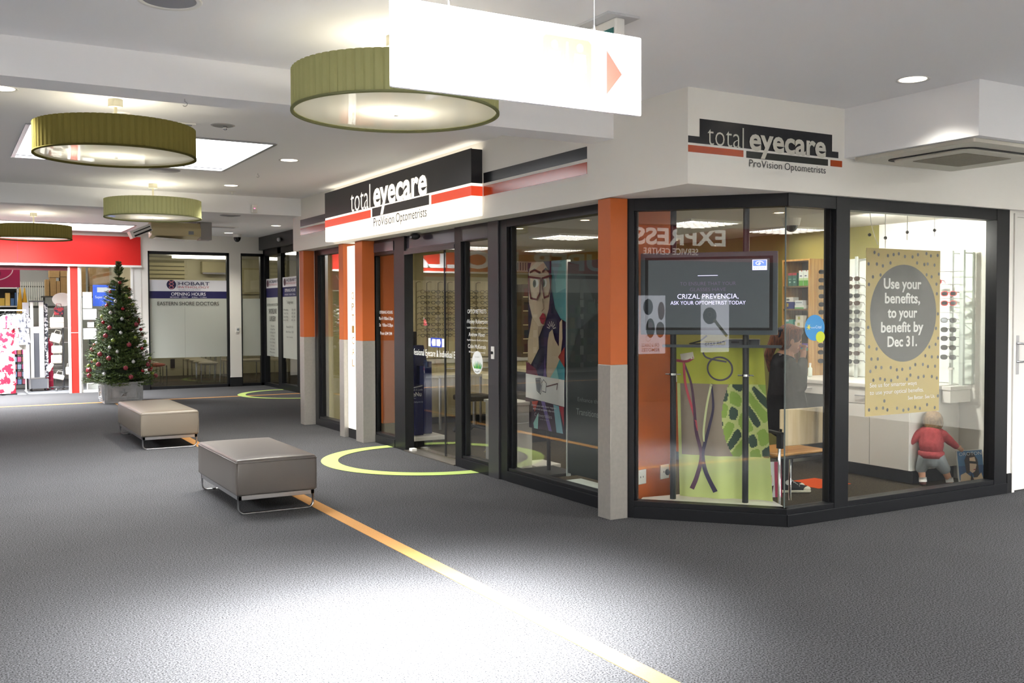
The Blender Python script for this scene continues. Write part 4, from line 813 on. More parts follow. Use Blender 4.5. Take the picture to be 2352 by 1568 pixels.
# extra rods half hidden behind the poster with red sunglasses
put(sgR, (8.08, 6.05, 1.86), -PI/2+.4, 'red framed sunglasses half hidden behind the right edge of the yellow poster')
r = thing('display_rod', 'bare clear display rod at the right end of the sunglasses panel', 'display', (8.14, 5.79, .9)); MB().box(-.014,.014,-.02,.02,0,1.245).build('rod', mat('frosted_rod'), r); MB().cyl((0,0,1.22),(.13,0,1.22),.006,n=8).build('bracket', satin, r)
for k, z in enumerate((1.95, 1.83, 1.70, 1.57)):
    tag(MB().cyl((8.12,5.78,z),(8.12,6.05,z+.004),.003,n=6).build('empty_peg', satin), '%s bare steel display peg right of the yellow poster' % ['top','second','third','lowest'][k], 'peg')

# ---------------------------------------------------------------- yellow poster and its wires
ps = thing('yellow_poster', 'yellow spotted poster reading Use your benefits hanging in the side window', 'poster', (6.505, 5.5, .729))
pw, ph = .925, 1.372; MB().box(0, pw, 0, .004, 0, ph).build('sheet', mat('poster_yellow', '#b89e4a', .4), ps)
p = Print(y=-.0003, eps=.00025, rough=.4); rr = random.Random(5); dots = []
for j in range(16):
    for i in range(11):
        x, z = (i+.5+(.45 if j % 2 else 0))*pw/11.3+rr.uniform(-.02,.02), (j+.5)*ph/16+rr.uniform(-.02,.02)
        if (x-.46)**2+(z-.835)**2 < .43**2 or (.03 < x < .86 and .10 < z < .27 and rr.random() < .97): continue
        if .012 < x < pw-.012 and .012 < z < ph-.012: dots.append((x, z))
for x, z in dots: p.oval('#33312b', x, z, .0135, .0145, False)
p.poly('#3a3732', ell(.462, .84, .415, .405, 56)); W1 = '#ecebe6'
for st, z, w in (('Use your', 1.045, .47), ('benefits,', .925, .44), ('to your', .805, .37), ('benefit by', .685, .53), ('Dec 31.', .565, .37)): p.text(W1, st, .445, z, w, .082, .026, 'c')
p.text(W1, 'See us for smarter ways', .05, .235, .58, .034, .002); p.text(W1, 'to use your optical benefits.', .05, .175, .67, .034, .002); p.text(W1, 'See Better. See Us.', .52, .115, .35, .03, .002); p.build(ps)
rl = thing('hanging_rail', 'thin rail with four cords above the yellow poster', 'rail', (6.9, 5.5, 2.44)); MB().box(-.45,.75,-.01,.01,-.008,.014).build('rail', satin, rl)
for x, z0, cur in ((-.36,-.31,.10),(-.17,-.335,0),(.10,-.26,0),(.45,-.22,0)):
    mb = MB(); pts = [(x+cur*(t**2)*(1 if cur else 0), 0, z0*t) for t in [i/8 for i in range(9)]]; mb.tube(pts, .003, 5); mb.build('cord', whitep, rl); MB().sph((x, 0, z0*.75), .014, 8, 6).build('grip', mat('grip_dark', '#3c3a36', .5), rl)
# blue and yellow sticker on the glass
st = thing('window_sticker', 'round blue and yellow sticker on the side window', 'sticker', (5.70, 5.2945, 1.465)); p = Print(y=0, eps=.0004)
p.oval('#3d8cc8', 0, 0, .105, .098); p.oval('#c9d43a', .06, -.07, .048, .043); p.text('#d8e4f0', 'Crizal', .01, -.005, .06, .022); p.text('#cfe0f0', 'council', -.04, -.004, .045, .014)
for k in range(3): p.line('#e6d43a', [(-.065+.02*math.cos(k*PI/3), .005+.02*math.sin(k*PI/3)), (-.065-.02*math.cos(k*PI/3), .005-.02*math.sin(k*PI/3))], .006)
p.build(st, 'disc')

# ---------------------------------------------------------------- chair in the side window, seen from behind
ch = thing('visitor_chair', 'ply back visitor chair with chrome legs in front of the girl', 'chair', (5.85, 5.50, 0), .03)
def bent(x0, x1, z0, z1, bow, th, n=10):
    mb = MB(); vs = []
    for k in (0, 1):
        for i in range(n+1):
            x = x0+(x1-x0)*i/n; u = (2*i/n-1); y = bow*(1-u*u)+k*th
            for z in (z0, z1): vs.append((x, y+(.03*(z-z0) if 0 else 0), z))
    m = 2*(n+1); fs = []
    for i in range(n): a = 2*i; fs += [(a, a+2, a+3, a+1), (m+a+1, m+a+3, m+a+2, m+a), (a+1, a+3, m+a+3, m+a+1), (a, m+a, m+a+2, a+2)]
    fs += [(0, 1, m+1, m), (2*n+1, 2*n, m+2*n, m+2*n+1)]; return mb.add(vs, fs)
bent(-.30, .30, .555, .84, -.035, .014).build('backrest', maple, ch, bevel=.006)
se = MB().box(-.28, .28, .03, .46, .468, .488).build('seat', beech, ch, bevel=.008); MB().box(-.24,.24,.06,.42,.44,.468).build('under_frame', blackmatt, se)
for s in (-1, 1):
    MB().tube([(s*.31,.0,.0),(s*.31,.0,.63),(s*.30,-.005,.69)], .0125, 10).build('leg', chrome, ch, smooth=True); MB().tube([(s*.31,.46,0),(s*.31,.46,.65)], .0125, 10).build('leg', chrome, ch, smooth=True)
    MB().tube([(s*.31,-.03,.655),(s*.31,.2,.67),(s*.31,.48,.662)], .017, 8, flatten=(1.3,.8)).build('armrest', blackmatt, ch, smooth=True); MB().box(s*.31-.012, s*.31+.012, -.03, .02, .54, .66).build('arm_bracket', blackmatt, ch)
MB().cyl((-.31,.02,.455),(.31,.02,.455),.012,n=8).build('cross_rail', blackmatt, ch); MB().cyl((-.31,.44,.455),(.31,.44,.455),.012,n=8).build('cross_rail', blackmatt, ch)
# showcards on the floor
t = thing('magazine_display', 'leaning card printed with a face beside the corner window', 'showcard', (6.06, 6.16, .005), -.5); MB().box(-.09,.14,0,.012,.0,.30).build('card', flat('#d8d8d8'), t); t.rotation_euler[0] = -.12
p = Print(y=-.0005); p.rect('#b02c50', .08,.14,.0,.30); p.oval('#d9b8a4', 0, .15, .06, .085); p.poly('#4a3430', [(-.09,.05),(.05,.0),(.07,.10),(.0,.08),(-.05,.13)]); p.line('#3a2a2a', [(-.05,.18),(-.01,.175)], .008); p.line('#3a2a2a', [(.02,.175),(.05,.18)], .008); p.line('#a8404a', [(-.02,.105),(.025,.105)], .012); p.build(t)
t = thing('sunglasses_showcard', 'blue card of a woman in sunglasses lettered OROTON leaning on the wall', 'showcard', (8.12, 5.66, .005), -.18); t.rotation_euler[0] = -.14
MB().box(-.14,.16,0,.012,0,.31).build('card', flat('#e8e6de'), t); p = Print(y=-.0005)
p.rect('#3f6f9c', -.135,.155,.04,.305); p.rect('#2c5584', -.135,.155,.08,.17); p.poly('#2b2224', [(-.05,.10),(-.06,.22),(-.02,.285),(.05,.28),(.09,.22),(.10,.05),(.04,.03),(.02,.14),(-.02,.10)]); p.poly('#d8bda0', [(-.01,.12),(.0,.24),(.06,.245),(.075,.17),(.05,.115),(.02,.10)])
p.poly('#dcc4a4', [(-.135,0),(-.12,.09),(-.06,.11),(.01,.06),(.07,.06),(.12,.10),(.15,.0)]); p.line('#171512', [(.0,.20),(.085,.19)], .022); p.line('#8c3038', [(.035,.13),(.06,.132)], .008); p.poly('#2b2224', [(-.02,0),(.0,.10),(.03,.03),(.06,.0)]); p.text('#dfe4e6', 'OROTON', .01, .262, .26, .03, -.01, 'c'); p.build(t)
t = thing('small_frames', 'two small photo cards under the visitor chair', 'showcard', (6.55, 6.75, .005), -.1); MB().box(-.12,0,0,.01,0,.09).build('card', flat('#55585c'), t); MB().box(.03,.10,0,.01,0,.12).build('card', flat('#b9b9b9'), t)

# ---------------------------------------------------------------- window poster of the woman with red glasses
wp = thing('woman_poster', 'tall poster of a red lipped woman in glasses on a black stand', 'poster', (5.12, 8.165, .435), -PI/2); a, hh = .355, 1.645
MB().box(-a, a, 0, .012, 0, hh).build('sheet', flat('#241d3c'), wp); MB().box(a, a+.012, -.004, .016, 0, hh).build('edge_trim', satin, wp)
p = Print(y=-.0005, eps=.0008); U = lambda u: -a+2*a*u; V = lambda v: hh*(1-v)
def P_(col, pts): p.poly(col, [(U(x), V(y)) for x, y in pts])
P_('#5fa6ae', [(.55,.0),(1,.0),(1,.36),(.80,.33),(.66,.25),(.60,.15)]); P_('#7fc4c4', [(.70,.02),(1,.0),(1,.16),(.74,.19)]); P_('#8fb8c8', [(.62,.0),(.85,.0),(.72,.12)]); P_('#d8d6e4', [(.42,.0),(.62,.0),(.60,.10),(.46,.06)])
P_('#2c2450', [(.40,.0),(.62,.0),(.62,.16),(.72,.28),(1,.40),(1,.60),(.45,.60),(.40,.30)]); P_('#d9c3a4', [(.03,.06),(.10,.0),(.42,.0),(.55,.05),(.60,.17),(.56,.28),(.50,.33),(.44,.38),(.28,.385),(.12,.33),(.03,.24)])
P_('#cdb594', [(.12,.33),(.28,.385),(.30,.52),(.08,.62),(.0,.60),(.0,.48)]); P_('#b49a80', [(.28,.385),(.42,.38),(.30,.45)])
for ex, ew in ((.22,.10),(.46,.075)): p.oval('#f2efe6', U(ex), V(.125), 2*a*ew*.8, .045); p.oval('#4a5a3a', U(ex-.03), V(.128), .032, .038); p.oval('#171412', U(ex-.03), V(.128), .016, .022)
for pts in ([(.08,.06),(.20,.045),(.34,.065)], [(.42,.06),(.50,.045),(.57,.06)]): p.line('#3a2c24', [(U(x),V(y)) for x,y in pts], .022)
for pts in ([(.04,.085),(.36,.10),(.34,.19),(.26,.225),(.10,.215),(.05,.15),(.04,.085)], [(.41,.10),(.64,.085),(.62,.16),(.58,.205),(.46,.215),(.42,.16),(.41,.10)], [(.36,.11),(.41,.11)]): p.line('#7a2626', [(U(x),V(y)) for x,y in pts], .020)
p.line('#8a6a54', [(U(.42),V(.22)),(U(.46),V(.28)),(U(.40),V(.295))], .008); P_('#c0233c', [(.34,.335),(.42,.305),(.47,.31),(.51,.335),(.44,.375),(.38,.365)]); P_('#8c1830', [(.34,.335),(.44,.335),(.51,.335),(.44,.345)])
P_('#d9c3a4', [(.52,.66),(.56,.47),(.60,.42),(.68,.40),(.74,.46),(.84,.50),(.86,.36),(.92,.34),(.93,.45),(.86,.60),(.72,.70),(.58,.74)])
for k in range(7): q = k*PI/7+.2; p.line('#f0ece4', [(U(.66)+.03*math.cos(q), V(.40)+.03*math.sin(q)), (U(.66)+.075*math.cos(q), V(.40)+.075*math.sin(q))], .008)
P_('#7a5fa0', [(.50,.56),(.56,.74),(.38,.80)]); P_('#6b1f38', [(.0,.60),(.26,.64),(.40,.72),(.36,.78),(.0,.78)]); P_('#3f9aa6', [(.80,.62),(1,.50),(1,.74),(.86,.78)]); P_('#b03a34', [(.84,.56),(1,.50),(1,.62)]); P_('#8fd0cc', [(.56,.72),(.80,.62),(.92,.76),(.60,.80)]); P_('#a8484c', [(.16,.70),(.36,.66),(.30,.80)]); P_('#30285a', [(.30,.66),(.50,.58),(.44,.78)])
P_('#eceae6', [(0,.675),(1,.69),(1,.845),(0,.82)]); p.line('#45454a', [(U(x),V(y)) for x,y in [(.27,.70),(.30,.77),(.40,.79),(.44,.73),(.40,.695),(.27,.70)]], .008); P_('#6a6c74', [(.28,.705),(.39,.70),(.42,.74),(.38,.785),(.31,.765)]); p.line('#45454a', [(U(x),V(y)) for x,y in [(.44,.72),(.48,.70),(.55,.72),(.54,.775),(.45,.77)]], .007); p.line('#5c2a26', [(U(.56),V(.74)),(U(.84),V(.715)),(U(.82),V(.75))], .012)
P_('#3a2038', [(0,.82),(1,.845),(1,1),(0,1)]); P_('#7a66a8', [(.42,.83),(.52,.83),(.70,1),(.62,1)]); P_('#b02c3c', [(.88,.845),(1,.845),(1,.96)]); P_('#8fc0cc', [(.74,.84),(.88,.845),(.98,1),(.82,1)]); P_('#9fd4cc', [(.22,.97),(.36,.90),(.34,1),(.24,1)]); P_('#c04a3c', [(.18,.84),(.36,.83),(.26,.90)])
p.text('#e8e4ea', 'Stylish specs with clever magnetic', 0, V(.865), .46, .018, .003, 'c'); p.text('#e8e4ea', 'polarised sunglass clip-ons', 0, V(.885), .40, .018, .003, 'c'); p.text('#d8d4dc', 'Convertibles', -.01, V(.925), .32, .034, -.015, 'c'); p.text('#b0a8b4', 'EYE WEAR', .02, V(.942), .16, .010, 0, 'c'); p.build(wp)
MB().cyl((-.02,.03,-.42),(-.02,.03,.3),.02,n=14).build('stand_pole', blackmatt, wp); MB().box(-.24,.22,-.16,.22,-.431,-.40).build('stand_base', blackmatt, wp, bevel=.006)
# dark lens maker panel in the window
dp = thing('dark_window_panel', 'dark grey display panel lettered Transitions beside the orange column', 'panel', (4.90, 6.98, .13), -PI/2)
MB().box(-.48, .48, 0, .02, 0, 1.91).build('board', mat('panel_slate', '#2a302f', .35), dp); MB().box(-.495, -.48, -.01, .03, -.03, 1.93).build('edge_trim', mat('clear_edge', '#b9bdb8', .2), dp)
p = Print(y=-.0005); p.text('#606866', 'Life well lived', -.06, 1.46, .52, .11, -.012); p.text('#7a807e', 'Enhance the way you see', -.32, .665, .72, .036, -.006); p.text('#858b88', 'Transitions', -.34, .545, .34, .055, 0); p.poly('#3a4442', [(-.47,1.0),(-.30,1.3),(.0,1.45),(-.25,1.85),(-.47,1.9)]); p.build(dp)
MB().prism([(-.51,-.13),(.48,-.13),(.48,.16),(-.51,.16)], -.124, -.07).build('foot', mat('foot_grey', '#b4bdb9', .4), dp)

# ---------------------------------------------------------------- plinth, contact lens stand, desks
pb = thing('white_plinth', 'white display plinth lettered STEPPER behind the narrow pane', 'plinth', (4.99, 8.70, 0), -PI/2); MB().box(-.25,.25,-.13,.13,.004,.66).build('box', whitelam, pb, bevel=.003); MB().box(-.265,.265,-.145,.145,.66,.69).build('top', whitelam, pb, bevel=.003)
p = Print(y=-.131); p.text('#55504c', 'STEPPER', -.01, .40, .20, .035, -.01, 'c'); p.line('#7a2c2c', ell(0,.475,.045,.028)[:20], .01); p.line('#7a2c2c', [(-.03,.485),(.03,.465)], .01); p.build(pb)
tag(MB().box(5.15, 5.45, 8.43, 8.78, .005, .04).build('floor_board', whitelam, bevel=.003), 'white board on the floor beside the plinth', 'board')
rs = thing('contact_lens_stand', 'navy ReNu contact lens solution stand inside the doorway', 'display stand', (4.92, 10.56, 0), 0)
MB().box(-.19,-.01,.02,.30,.14,1.0).build('body', navy, rs); MB().box(-.01,.14,.10,.30,.14,1.0).build('side_wing', mat('navy_gloss', '#1b2463', .2), rs); MB().box(-.19,.22,-.10,.36,.085,.135).build('base', whitelam, rs, bevel=.006); MB().box(-.17,.10,.0,.3,.005,.085).build('foot', blackmatt, rs)
MB().slab([(-.19,1.0),(.02,1.0),(.02,1.02),(-.02,1.20),(-.19,1.20)], -.02, .2).build('header', navy, rs); MB().box(-.09,.0,-.06,.02,.74,.96).build('leaflet_box', mat('navy_gloss'), rs); MB().box(-.18,-.10,-.0,.1,1.20,1.36).build('mobile_holder', blackmatt, rs)
p = Print(y=.0195, eps=.0006); p.poly('#d8dce8', [(-.18,.69),(-.02,.715),(-.02,.73),(-.18,.70)]); p.text('#c8cce0', 'Bausch & Lomb', -.18, .665, .16, .024); p.text('#e8eaf2', 'ReNu', -.18, .60, .145, .05, .012); p.text('#aab0cc', 'MultiPlus', -.18, .57, .075, .016); p.text('#b8bcd4', 'for lens feeling every day', -.18, .525, .165, .018); p.build(rs)
rd = thing('reception_desk', 'dark fronted reception desk with a pale top inside the shop', 'desk', (6.1, 10.2, 0)); MB().box(0,1.15,0,.6,.004,.86).build('front', mat('desk_dark', '#232427', .4), rd); MB().box(-.04,1.19,-.05,.65,.862,.90).build('top', palewood, rd, bevel=.004)
mn = thing('monitor', 'black computer monitor on the reception desk', 'monitor', (6.55, 10.45, .90), .3); MB().box(-.22,.22,0,.03,.09,.37).build('panel', blackmatt, mn, bevel=.004); MB().box(-.03,.03,.01,.03,.0,.12).build('neck', blackmatt, mn); MB().box(-.1,.1,-.07,.09,0,.012).build('foot', blackmatt, mn)
de = thing('consulting_desk', 'pale timber consulting desk below the spectacle wall', 'desk', (5.75, 11.9, 0)); MB().box(0,.95,0,.55,.70,.74).build('top', palewood, de, bevel=.004)
for x, y in ((.04,.04),(.91,.04),(.04,.51),(.91,.51)): MB().cyl((x,y,.004),(x,y,.70),.02,n=10).build('leg', satin, de)
oc2 = thing('office_chair', 'black swivel chair in front of the consulting desk', 'chair', (6.05, 11.45, 0)); MB().box(-.22,.22,-.2,.2,.43,.5).build('seat', blackmatt, oc2, bevel=.02); MB().cyl((0,0,.09),(0,0,.43),.025,n=10).build('column', satin, oc2)
for k in range(5): q = k*2*PI/5; MB().tube([(0,0,.09),(.27*math.cos(q),.27*math.sin(q),.06)], [.022,.015], 6).build('base_arm', blackmatt, oc2); MB().sph((.27*math.cos(q),.27*math.sin(q),.033), .028, 8, 6).build('castor', blackmatt, oc2)
cu = thing('low_counter', 'pale timber counter along the end wall of the shop', 'counter', (5.95, 12.6, 0)); MB().box(0,2.3,0,.44,.1,.86).build('carcass', palewood, cu); MB().box(0,2.3,.05,.44,.004,.1).build('toe_kick', mat('toe_dark'), cu); MB().box(-.02,2.32,-.03,.44,.862,.90).build('top', whitelam, cu)
for i in range(4):
    d = MB().box(.01+i*.575, .565+i*.575, -.014, 0, .12, .85).build('door', palewood, cu, bevel=.002); MB().cyl((.25+i*.575,-.03,.78),(.36+i*.575,-.03,.78),.006,n=6).build('bar_handle', satin, d)
ct = thing('pedestal_table', 'small round pale table on a chrome leg behind the narrow pane', 'table', (5.45, 9.75, 0)); MB().cyl((0,0,.84),(0,0,.88),.17,n=28).build('top', palewood, ct, bevel=.003); MB().cyl((0,0,.03),(0,0,.84),.025,n=12).build('leg', chrome, ct, smooth=False); MB().cyl((0,0,.004),(0,0,.03),.16,.14,n=24).build('base', chrome, ct)
# spectacle wall
sw = thing('spectacle_wall_panel', 'pale maple wall panel with rods for spectacles', 'display', (6.6, 13.08, .905)); MB().box(-.73,.73,0,.015,.01,1.14).build('sheet', palewood, sw)
sp_ = make_glasses('spectacles', mat('spectacle_dark', '#241d1a', .3), None, 'x', .030, .021, .0036, 'spectacles on the end wall rods', .09, False); sp2 = make_glasses('spectacles', mat('spectacle_brown', '#5a4030', .3), None, 'x', .032, .023, .003, 'spectacles on the end wall rods', .09, False)
for ci, X_ in enumerate((6.05, 6.22, 6.40, 6.56, 6.84, 7.03)):
    r = thing('display_rod', 'thin rod holding the %s column of spectacles from the orange strip' % ORD[ci], 'display', (X_-.09, 13.06, .95)); MB().cyl((0,0,0),(0,0,1.06),.006,n=6).build('rod', mat('rod_bronze', '#8a7a58', .4, .6), r); MB().tube([(0,0,1.06),(.02,-.04,1.075),(.05,-.05,1.07)], .004, 5).build('hook', mat('rod_bronze'), r)
    for i in range(9):
        put(sp2 if (ci*3+i*5) % 7 < 2 else sp_, (X_, 12.95, 1.88-i*.079), random.uniform(-.15,.15), 'spectacles %s from the top in the %s rod column from the orange strip' % (ORD[i], ORD[ci]))
bk = thing('tall_dark_shelf', 'tall shelf of dark stock at the right end of the spectacle wall', 'shelf', (7.75, 12.75, .9)); MB().box(-.2,.2,0,.3,0,1.1).build('carcass', mat('shelf_brown', '#5a4a36', .6), bk)
for i in range(5): MB().box(-.18,.18,-.01,.28,.06+i*.21,.075+i*.21).build('shelf', palewood, bk); MB().box(-.16,.15,-.005,.2,.08+i*.21,.2+i*.21).build('stock', flat(['#4a2c2c','#2c3440','#5a4034','#34302c','#6a3a34'][i]), bk)

# ---------------------------------------------------------------- lettering on the glass
def glass_text(name, label, Y, z, lines, x=4.6285):
    t = thing(name, label, 'lettering', (x, Y, z), -PI/2)
    for st, lx, lz, w, h in lines: mb = MB(); text(mb, st, lx, lz, w, h, 0, 0, .004, 'c'); mb.build('lettering', vinyl, t)
glass_text('opening_hours_lettering', 'white OPENING HOURS lettering on the narrow pane', 11.02, 1.37, [('OPENING HOURS',0,.20,.40,.035),('Mon-Fri 9:00am-5:30pm',0,.125,.43,.038),('Sat   9:00am-12:30pm',0,.045,.42,.038),('Phone: 6244 1044',0,-.055,.36,.038)])
glass_text('optometrist_names_lettering', 'white OPTOMETRISTS names on the narrow pane', 8.70, 1.24, [('OPTOMETRISTS',0,.335,.40,.04),('Wesley Robertson',0,.235,.45,.04),('BAppSc(Optom) Hons GradCertOcTher',0,.185,.47,.016),('Andrew Maver',0,.105,.35,.04),('BAppSc(Optom) GradCertOcTher',0,.06,.46,.016),('Colin McKenzie',0,-.015,.38,.04),('BAppSc(Optom)',0,-.06,.34,.016)])
glass_text('door_slogan_lettering', 'white Professional Eyecare slogan across the sliding doors', 9.90, 1.10, [('Professional Eyecare & Individual E',0,.0,1.17,.07)], 4.696)
t = thing('door_arrow_sticker', 'blue framed white double arrow sticker on the sliding doors', 'sticker', (4.695, 9.77, 1.255), -PI/2); p = Print(y=0, eps=.0005); p.rect('#e8ecf4', -.20,.20,-.045,.045); p.rect('#2a48c0', -.14,.14,-.052,.052); p.poly('#f2f4fa', [(-.12,.0),(-.095,.04),(-.01,.036),(-.01,-.036),(-.095,-.04)]); p.poly('#f2f4fa', [(.12,.0),(.095,.04),(.01,.036),(.01,-.036),(.095,-.04)]); p.build(t, 'film')
t = thing('oval_window_sticker', 'white oval sticker with a green plant on the narrow pane', 'sticker', (4.6285, 8.69, 1.085), -PI/2); p = Print(y=0, eps=.0005); p.oval('#eef0ee', 0, 0, .115, .115)
for k in range(7): q = -.9+k*.3; p.poly(['#3f9a4a','#7fb84a','#4aa860'][k % 3], [(-.01+.02*k-.06,-.06),(-.04+.02*k-.06+.05*math.sin(q)+.045,.0+.02*math.cos(q*2)),(.01+.02*k-.05,-.06)])
p.line('#3a3c3a', [(-.05,-.085),(.0,-.095),(.05,-.08)], .005); p.text('#c4c8c4', 'we are', 0, .05, .09, .018, 0, 'c'); p.build(t, 'film')
lbx = thing('door_light_box', 'tall white light box between two orange columns', 'light box', (4.47, 11.695, 0), -PI/2); MB().box(-.19,.19,0,.12,.12,2.42).build('case', mat('lightbox_white', '#f6f4ea', .4, emit=.28), lbx); MB().box(-.19,.19,.0,.12,0,.12).build('plinth', blackmatt, lbx)
mb = MB()
for i, c_ in enumerate('OPTICAL'): text(mb, c_, 0, 1.75-i*.14, .08, .09, -.002, 0, .0, 'c')
mb.build('lettering', flat('#b48a48'), lbx)
# ================================================================ people inside the optometrist
def blob(name, caps, m, parent, voxel=.008, sm=4, ells=()):
    """one continuous skin grown over tapered limbs and ellipsoids (voxel union, then smoothed)"""
    mb = MB()
    for c in caps:
        p0, p1, r0, r1 = Vector(c[0]), Vector(c[1]), c[2], c[3]
        mb.sph(p0, r0, 14, 8); mb.sph(p1, r1, 14, 8); mb.tube([p0, p1], [r0, r1], 14)
    for e in ells: mb.sph(e[0], e[1], 20, 14, M=e[2] if len(e) > 2 else None)
    o = mb.build(name, m, parent, smooth=True)
    r = o.modifiers.new('union', 'REMESH'); r.mode = 'VOXEL'; r.voxel_size = voxel; r.use_smooth_shade = True
    s = o.modifiers.new('smooth', 'SMOOTH'); s.iterations = sm; s.factor = .5; return o
skin = mat('skin', '#cf9c80', .55, spec=.3); RotY = lambda a: Matrix.Rotation(a, 3, 'Y')
gl = thing('person', 'girl with a red ponytail in a dark blazer, hand raised to her chin', 'person', (6.43, 6.30, .004), -.5)
hd = Vector((.035, 0, 1.335)); tilt = RotY(.18)
def H(x, y, z): return hd + tilt @ Vector((x, y, z))
caps = [(H(-.02,0,-.09), (-.01,0,1.17), .045, .05), ((-.01,0,1.17), (0,0,.80), .085, .10), ((-.0,-.12,1.13), (.05,-.20,.94), .038, .034), ((.05,-.20,.94), (.125,-.075,1.185), .033, .024),
        ((.0,.12,1.13), (.02,.16,.86), .038, .032), ((.02,.16,.86), (.07,.13,.68), .03, .022), ((0,-.075,.78), (.0,-.08,.42), .068, .046), ((0,-.08,.42), (-.01,-.08,.08), .045, .032), ((0,.075,.78), (0,.08,.42), .068, .046), ((0,.08,.42), (-.01,.08,.08), .045, .032), ((-.01,-.08,.05), (.10,-.08,.035), .032, .026), ((-.01,.08,.05), (.10,.08,.035), .032, .026),
        (H(.088,0,-.012), H(.102,0,-.024), .011, .011), (H(.075,0,-.085), H(.055,0,-.095), .020, .024), (H(.085,0,-.052), H(.087,0,-.058), .009, .009), (H(.080,.032,.006), H(.080,-.032,.006), .010, .010)]
palm = Vector((.135,-.062,1.215)); caps += [((.125,-.075,1.185), palm, .024, .026), (palm, palm+Vector((.012,.02,.03)), .024, .02)]
for i, (dy, L) in enumerate(((-.016,.030),(-.004,.034),(.009,.033),(.021,.027))):     # four curled fingers
    b = palm+Vector((.012,dy+.012,.040)); k = b+Vector((.012,.008,.022)); t_ = k+Vector((-.026,.012,.010-.004*i)); caps += [(b,k,.0095,.009),(k,t_,.009,.008)]
tb = palm+Vector((-.014,.012,.014)); caps += [(tb, tb+Vector((-.012,.016,.022)), .011, .009), (tb+Vector((-.012,.016,.022)), tb+Vector((-.006,.026,.040)), .009, .008)]
ells = [(H(0,0,.005), (.094,.078,.112), tilt), (H(.03,0,-.055), (.058,.055,.055), tilt), (H(-.004,-.088,-.018), (.018,.010,.028), tilt), (H(-.004,.088,-.018), (.018,.010,.028), tilt)]
body = blob('body', caps, skin, gl, .0055, 3, ells)
for s in (-1, 1): MB().sph(H(.083, s*.030, -.004), (.009,.011,.008), 10, 8).build('eye', mat('eye_dark', '#2a2320', .2), gl, smooth=True)
MB().tube([H(.088,-.022,-.054), H(.097,0,-.052), H(.088,.022,-.054)], .0045, 6).build('lips', mat('lips', '#b8685c', .5), gl, smooth=True)
hairm = wood_mat('auburn_hair', '#3c1d0e', '#854828', 16, 2, .6)
hr = blob('hair', [(H(-.085,.01,.045), H(-.13,.012,-.005), .042, .045), (H(-.13,.012,-.005), (-.150,.015,1.20), .046, .040), ((-.150,.015,1.20), (-.14,.02,1.06), .040, .014)], hairm, gl, .006, 2, [(H(-.022,0,.028), (.104,.094,.112), tilt), (H(-.045,0,-.02), (.080,.090,.085), tilt), (H(.040,0,.082), (.062,.074,.044), tilt), (H(.035,-.068,.035), (.04,.022,.05), tilt), (H(.035,.068,.035), (.04,.022,.05), tilt)])
MB().tube([H(-.105,.0+.045*math.cos(a),.035+.045*math.sin(a)) for a in [i*2*PI/14 for i in range(14)]], .014, 8, closed=True).build('hair_tie', mat('navy_ribbon', '#171b30', .7), gl, smooth=True)
for s in (-1, 1): MB().sph(H(-.10, s*.03, .065), (.03,.03,.02), 12, 8).build('ribbon_bow', mat('navy_ribbon'), gl, smooth=True)
jk = mat('blazer_dark', '#1d1e21', .85, noise=(60, .15), spec=.2); jk2 = mat('blazer_grey', '#3b3a34', .85, noise=(60, .15), spec=.2)
blob('blazer', [((-.03,-.10,1.14), (-.03,.10,1.14), .062, .062), ((-.025,0,1.12), (-.02,0,.88), .115, .135), ((-.02,0,.88), (-.01,0,.63), .14, .17), ((-.0,.13,1.12), (.02,.18,.86), .055, .052), ((.02,.18,.86), (.07,.14,.70), .05, .045)], jk, gl, .010, 6)
blob('sleeve', [((-.005,-.125,1.125), (.06,-.205,.945), .060, .062), ((.06,-.205,.945), (.118,-.095,1.145), .060, .043), ((.01,-.15,1.03), (.05,-.17,.70), .075, .10)], jk2, gl, .009, 6)
blob('collar', [((-.05,-.055,1.185), (.05,-.045,1.165), .022, .018), ((-.05,.055,1.185), (.05,.045,1.165), .022, .018), ((-.06,-.05,1.19), (-.06,.05,1.19), .024, .024)], mat('floral_collar', '#8f8a90', .8, noise=(120, .5)), gl, .006, 3)
blob('tights', [((0,-.075,.72), (.0,-.08,.42), .078, .054), ((0,-.08,.42), (-.01,-.08,.10), .052, .040), ((0,.075,.72), (0,.08,.42), .078, .054), ((0,.08,.42), (-.01,.08,.10), .052, .040)], mat('black_tights', '#121214', .9), gl, .009, 4)
for s, nm in ((-1, 0), (1, 1)):
    sh = blob('sneaker', [((-.025,s*.08,.045), (.09,s*.08,.040), .040, .033), ((.09,s*.08,.04), (.155,s*.08,.034), .034, .028), ((-.02,s*.08,.05), (-.02,s*.08,.125), .042, .046)], mat('black_canvas', '#17171a', .8), gl, .006, 3)
    MB().sph((.155,s*.08,.032), (.045,.038,.026), 14, 8).build('toe_cap', mat('cream_rubber', '#cfc9b4', .5), sh, smooth=True)
    MB().slab([(x, z) for x, z in ((-.07,.004),(.185,.004),(.195,.022),(.18,.024),(-.07,.026))], s*.08-.041, s*.08+.041).build('sole', mat('cream_rubber'), sh, bevel=.006)
    for i in range(5): MB().cyl((.02+i*.018, s*.08-.03, .118-i*.014), (.02+i*.018, s*.08+.03, .118-i*.014), .004, n=6).build('lace', mat('lace_white', '#d8d6d0', .8), sh)
    MB().cyl((-.015, s*.08-.049, .095), (-.015, s*.08-.044, .095), .022, n=16).build('ankle_patch', mat('lace_white'), sh)
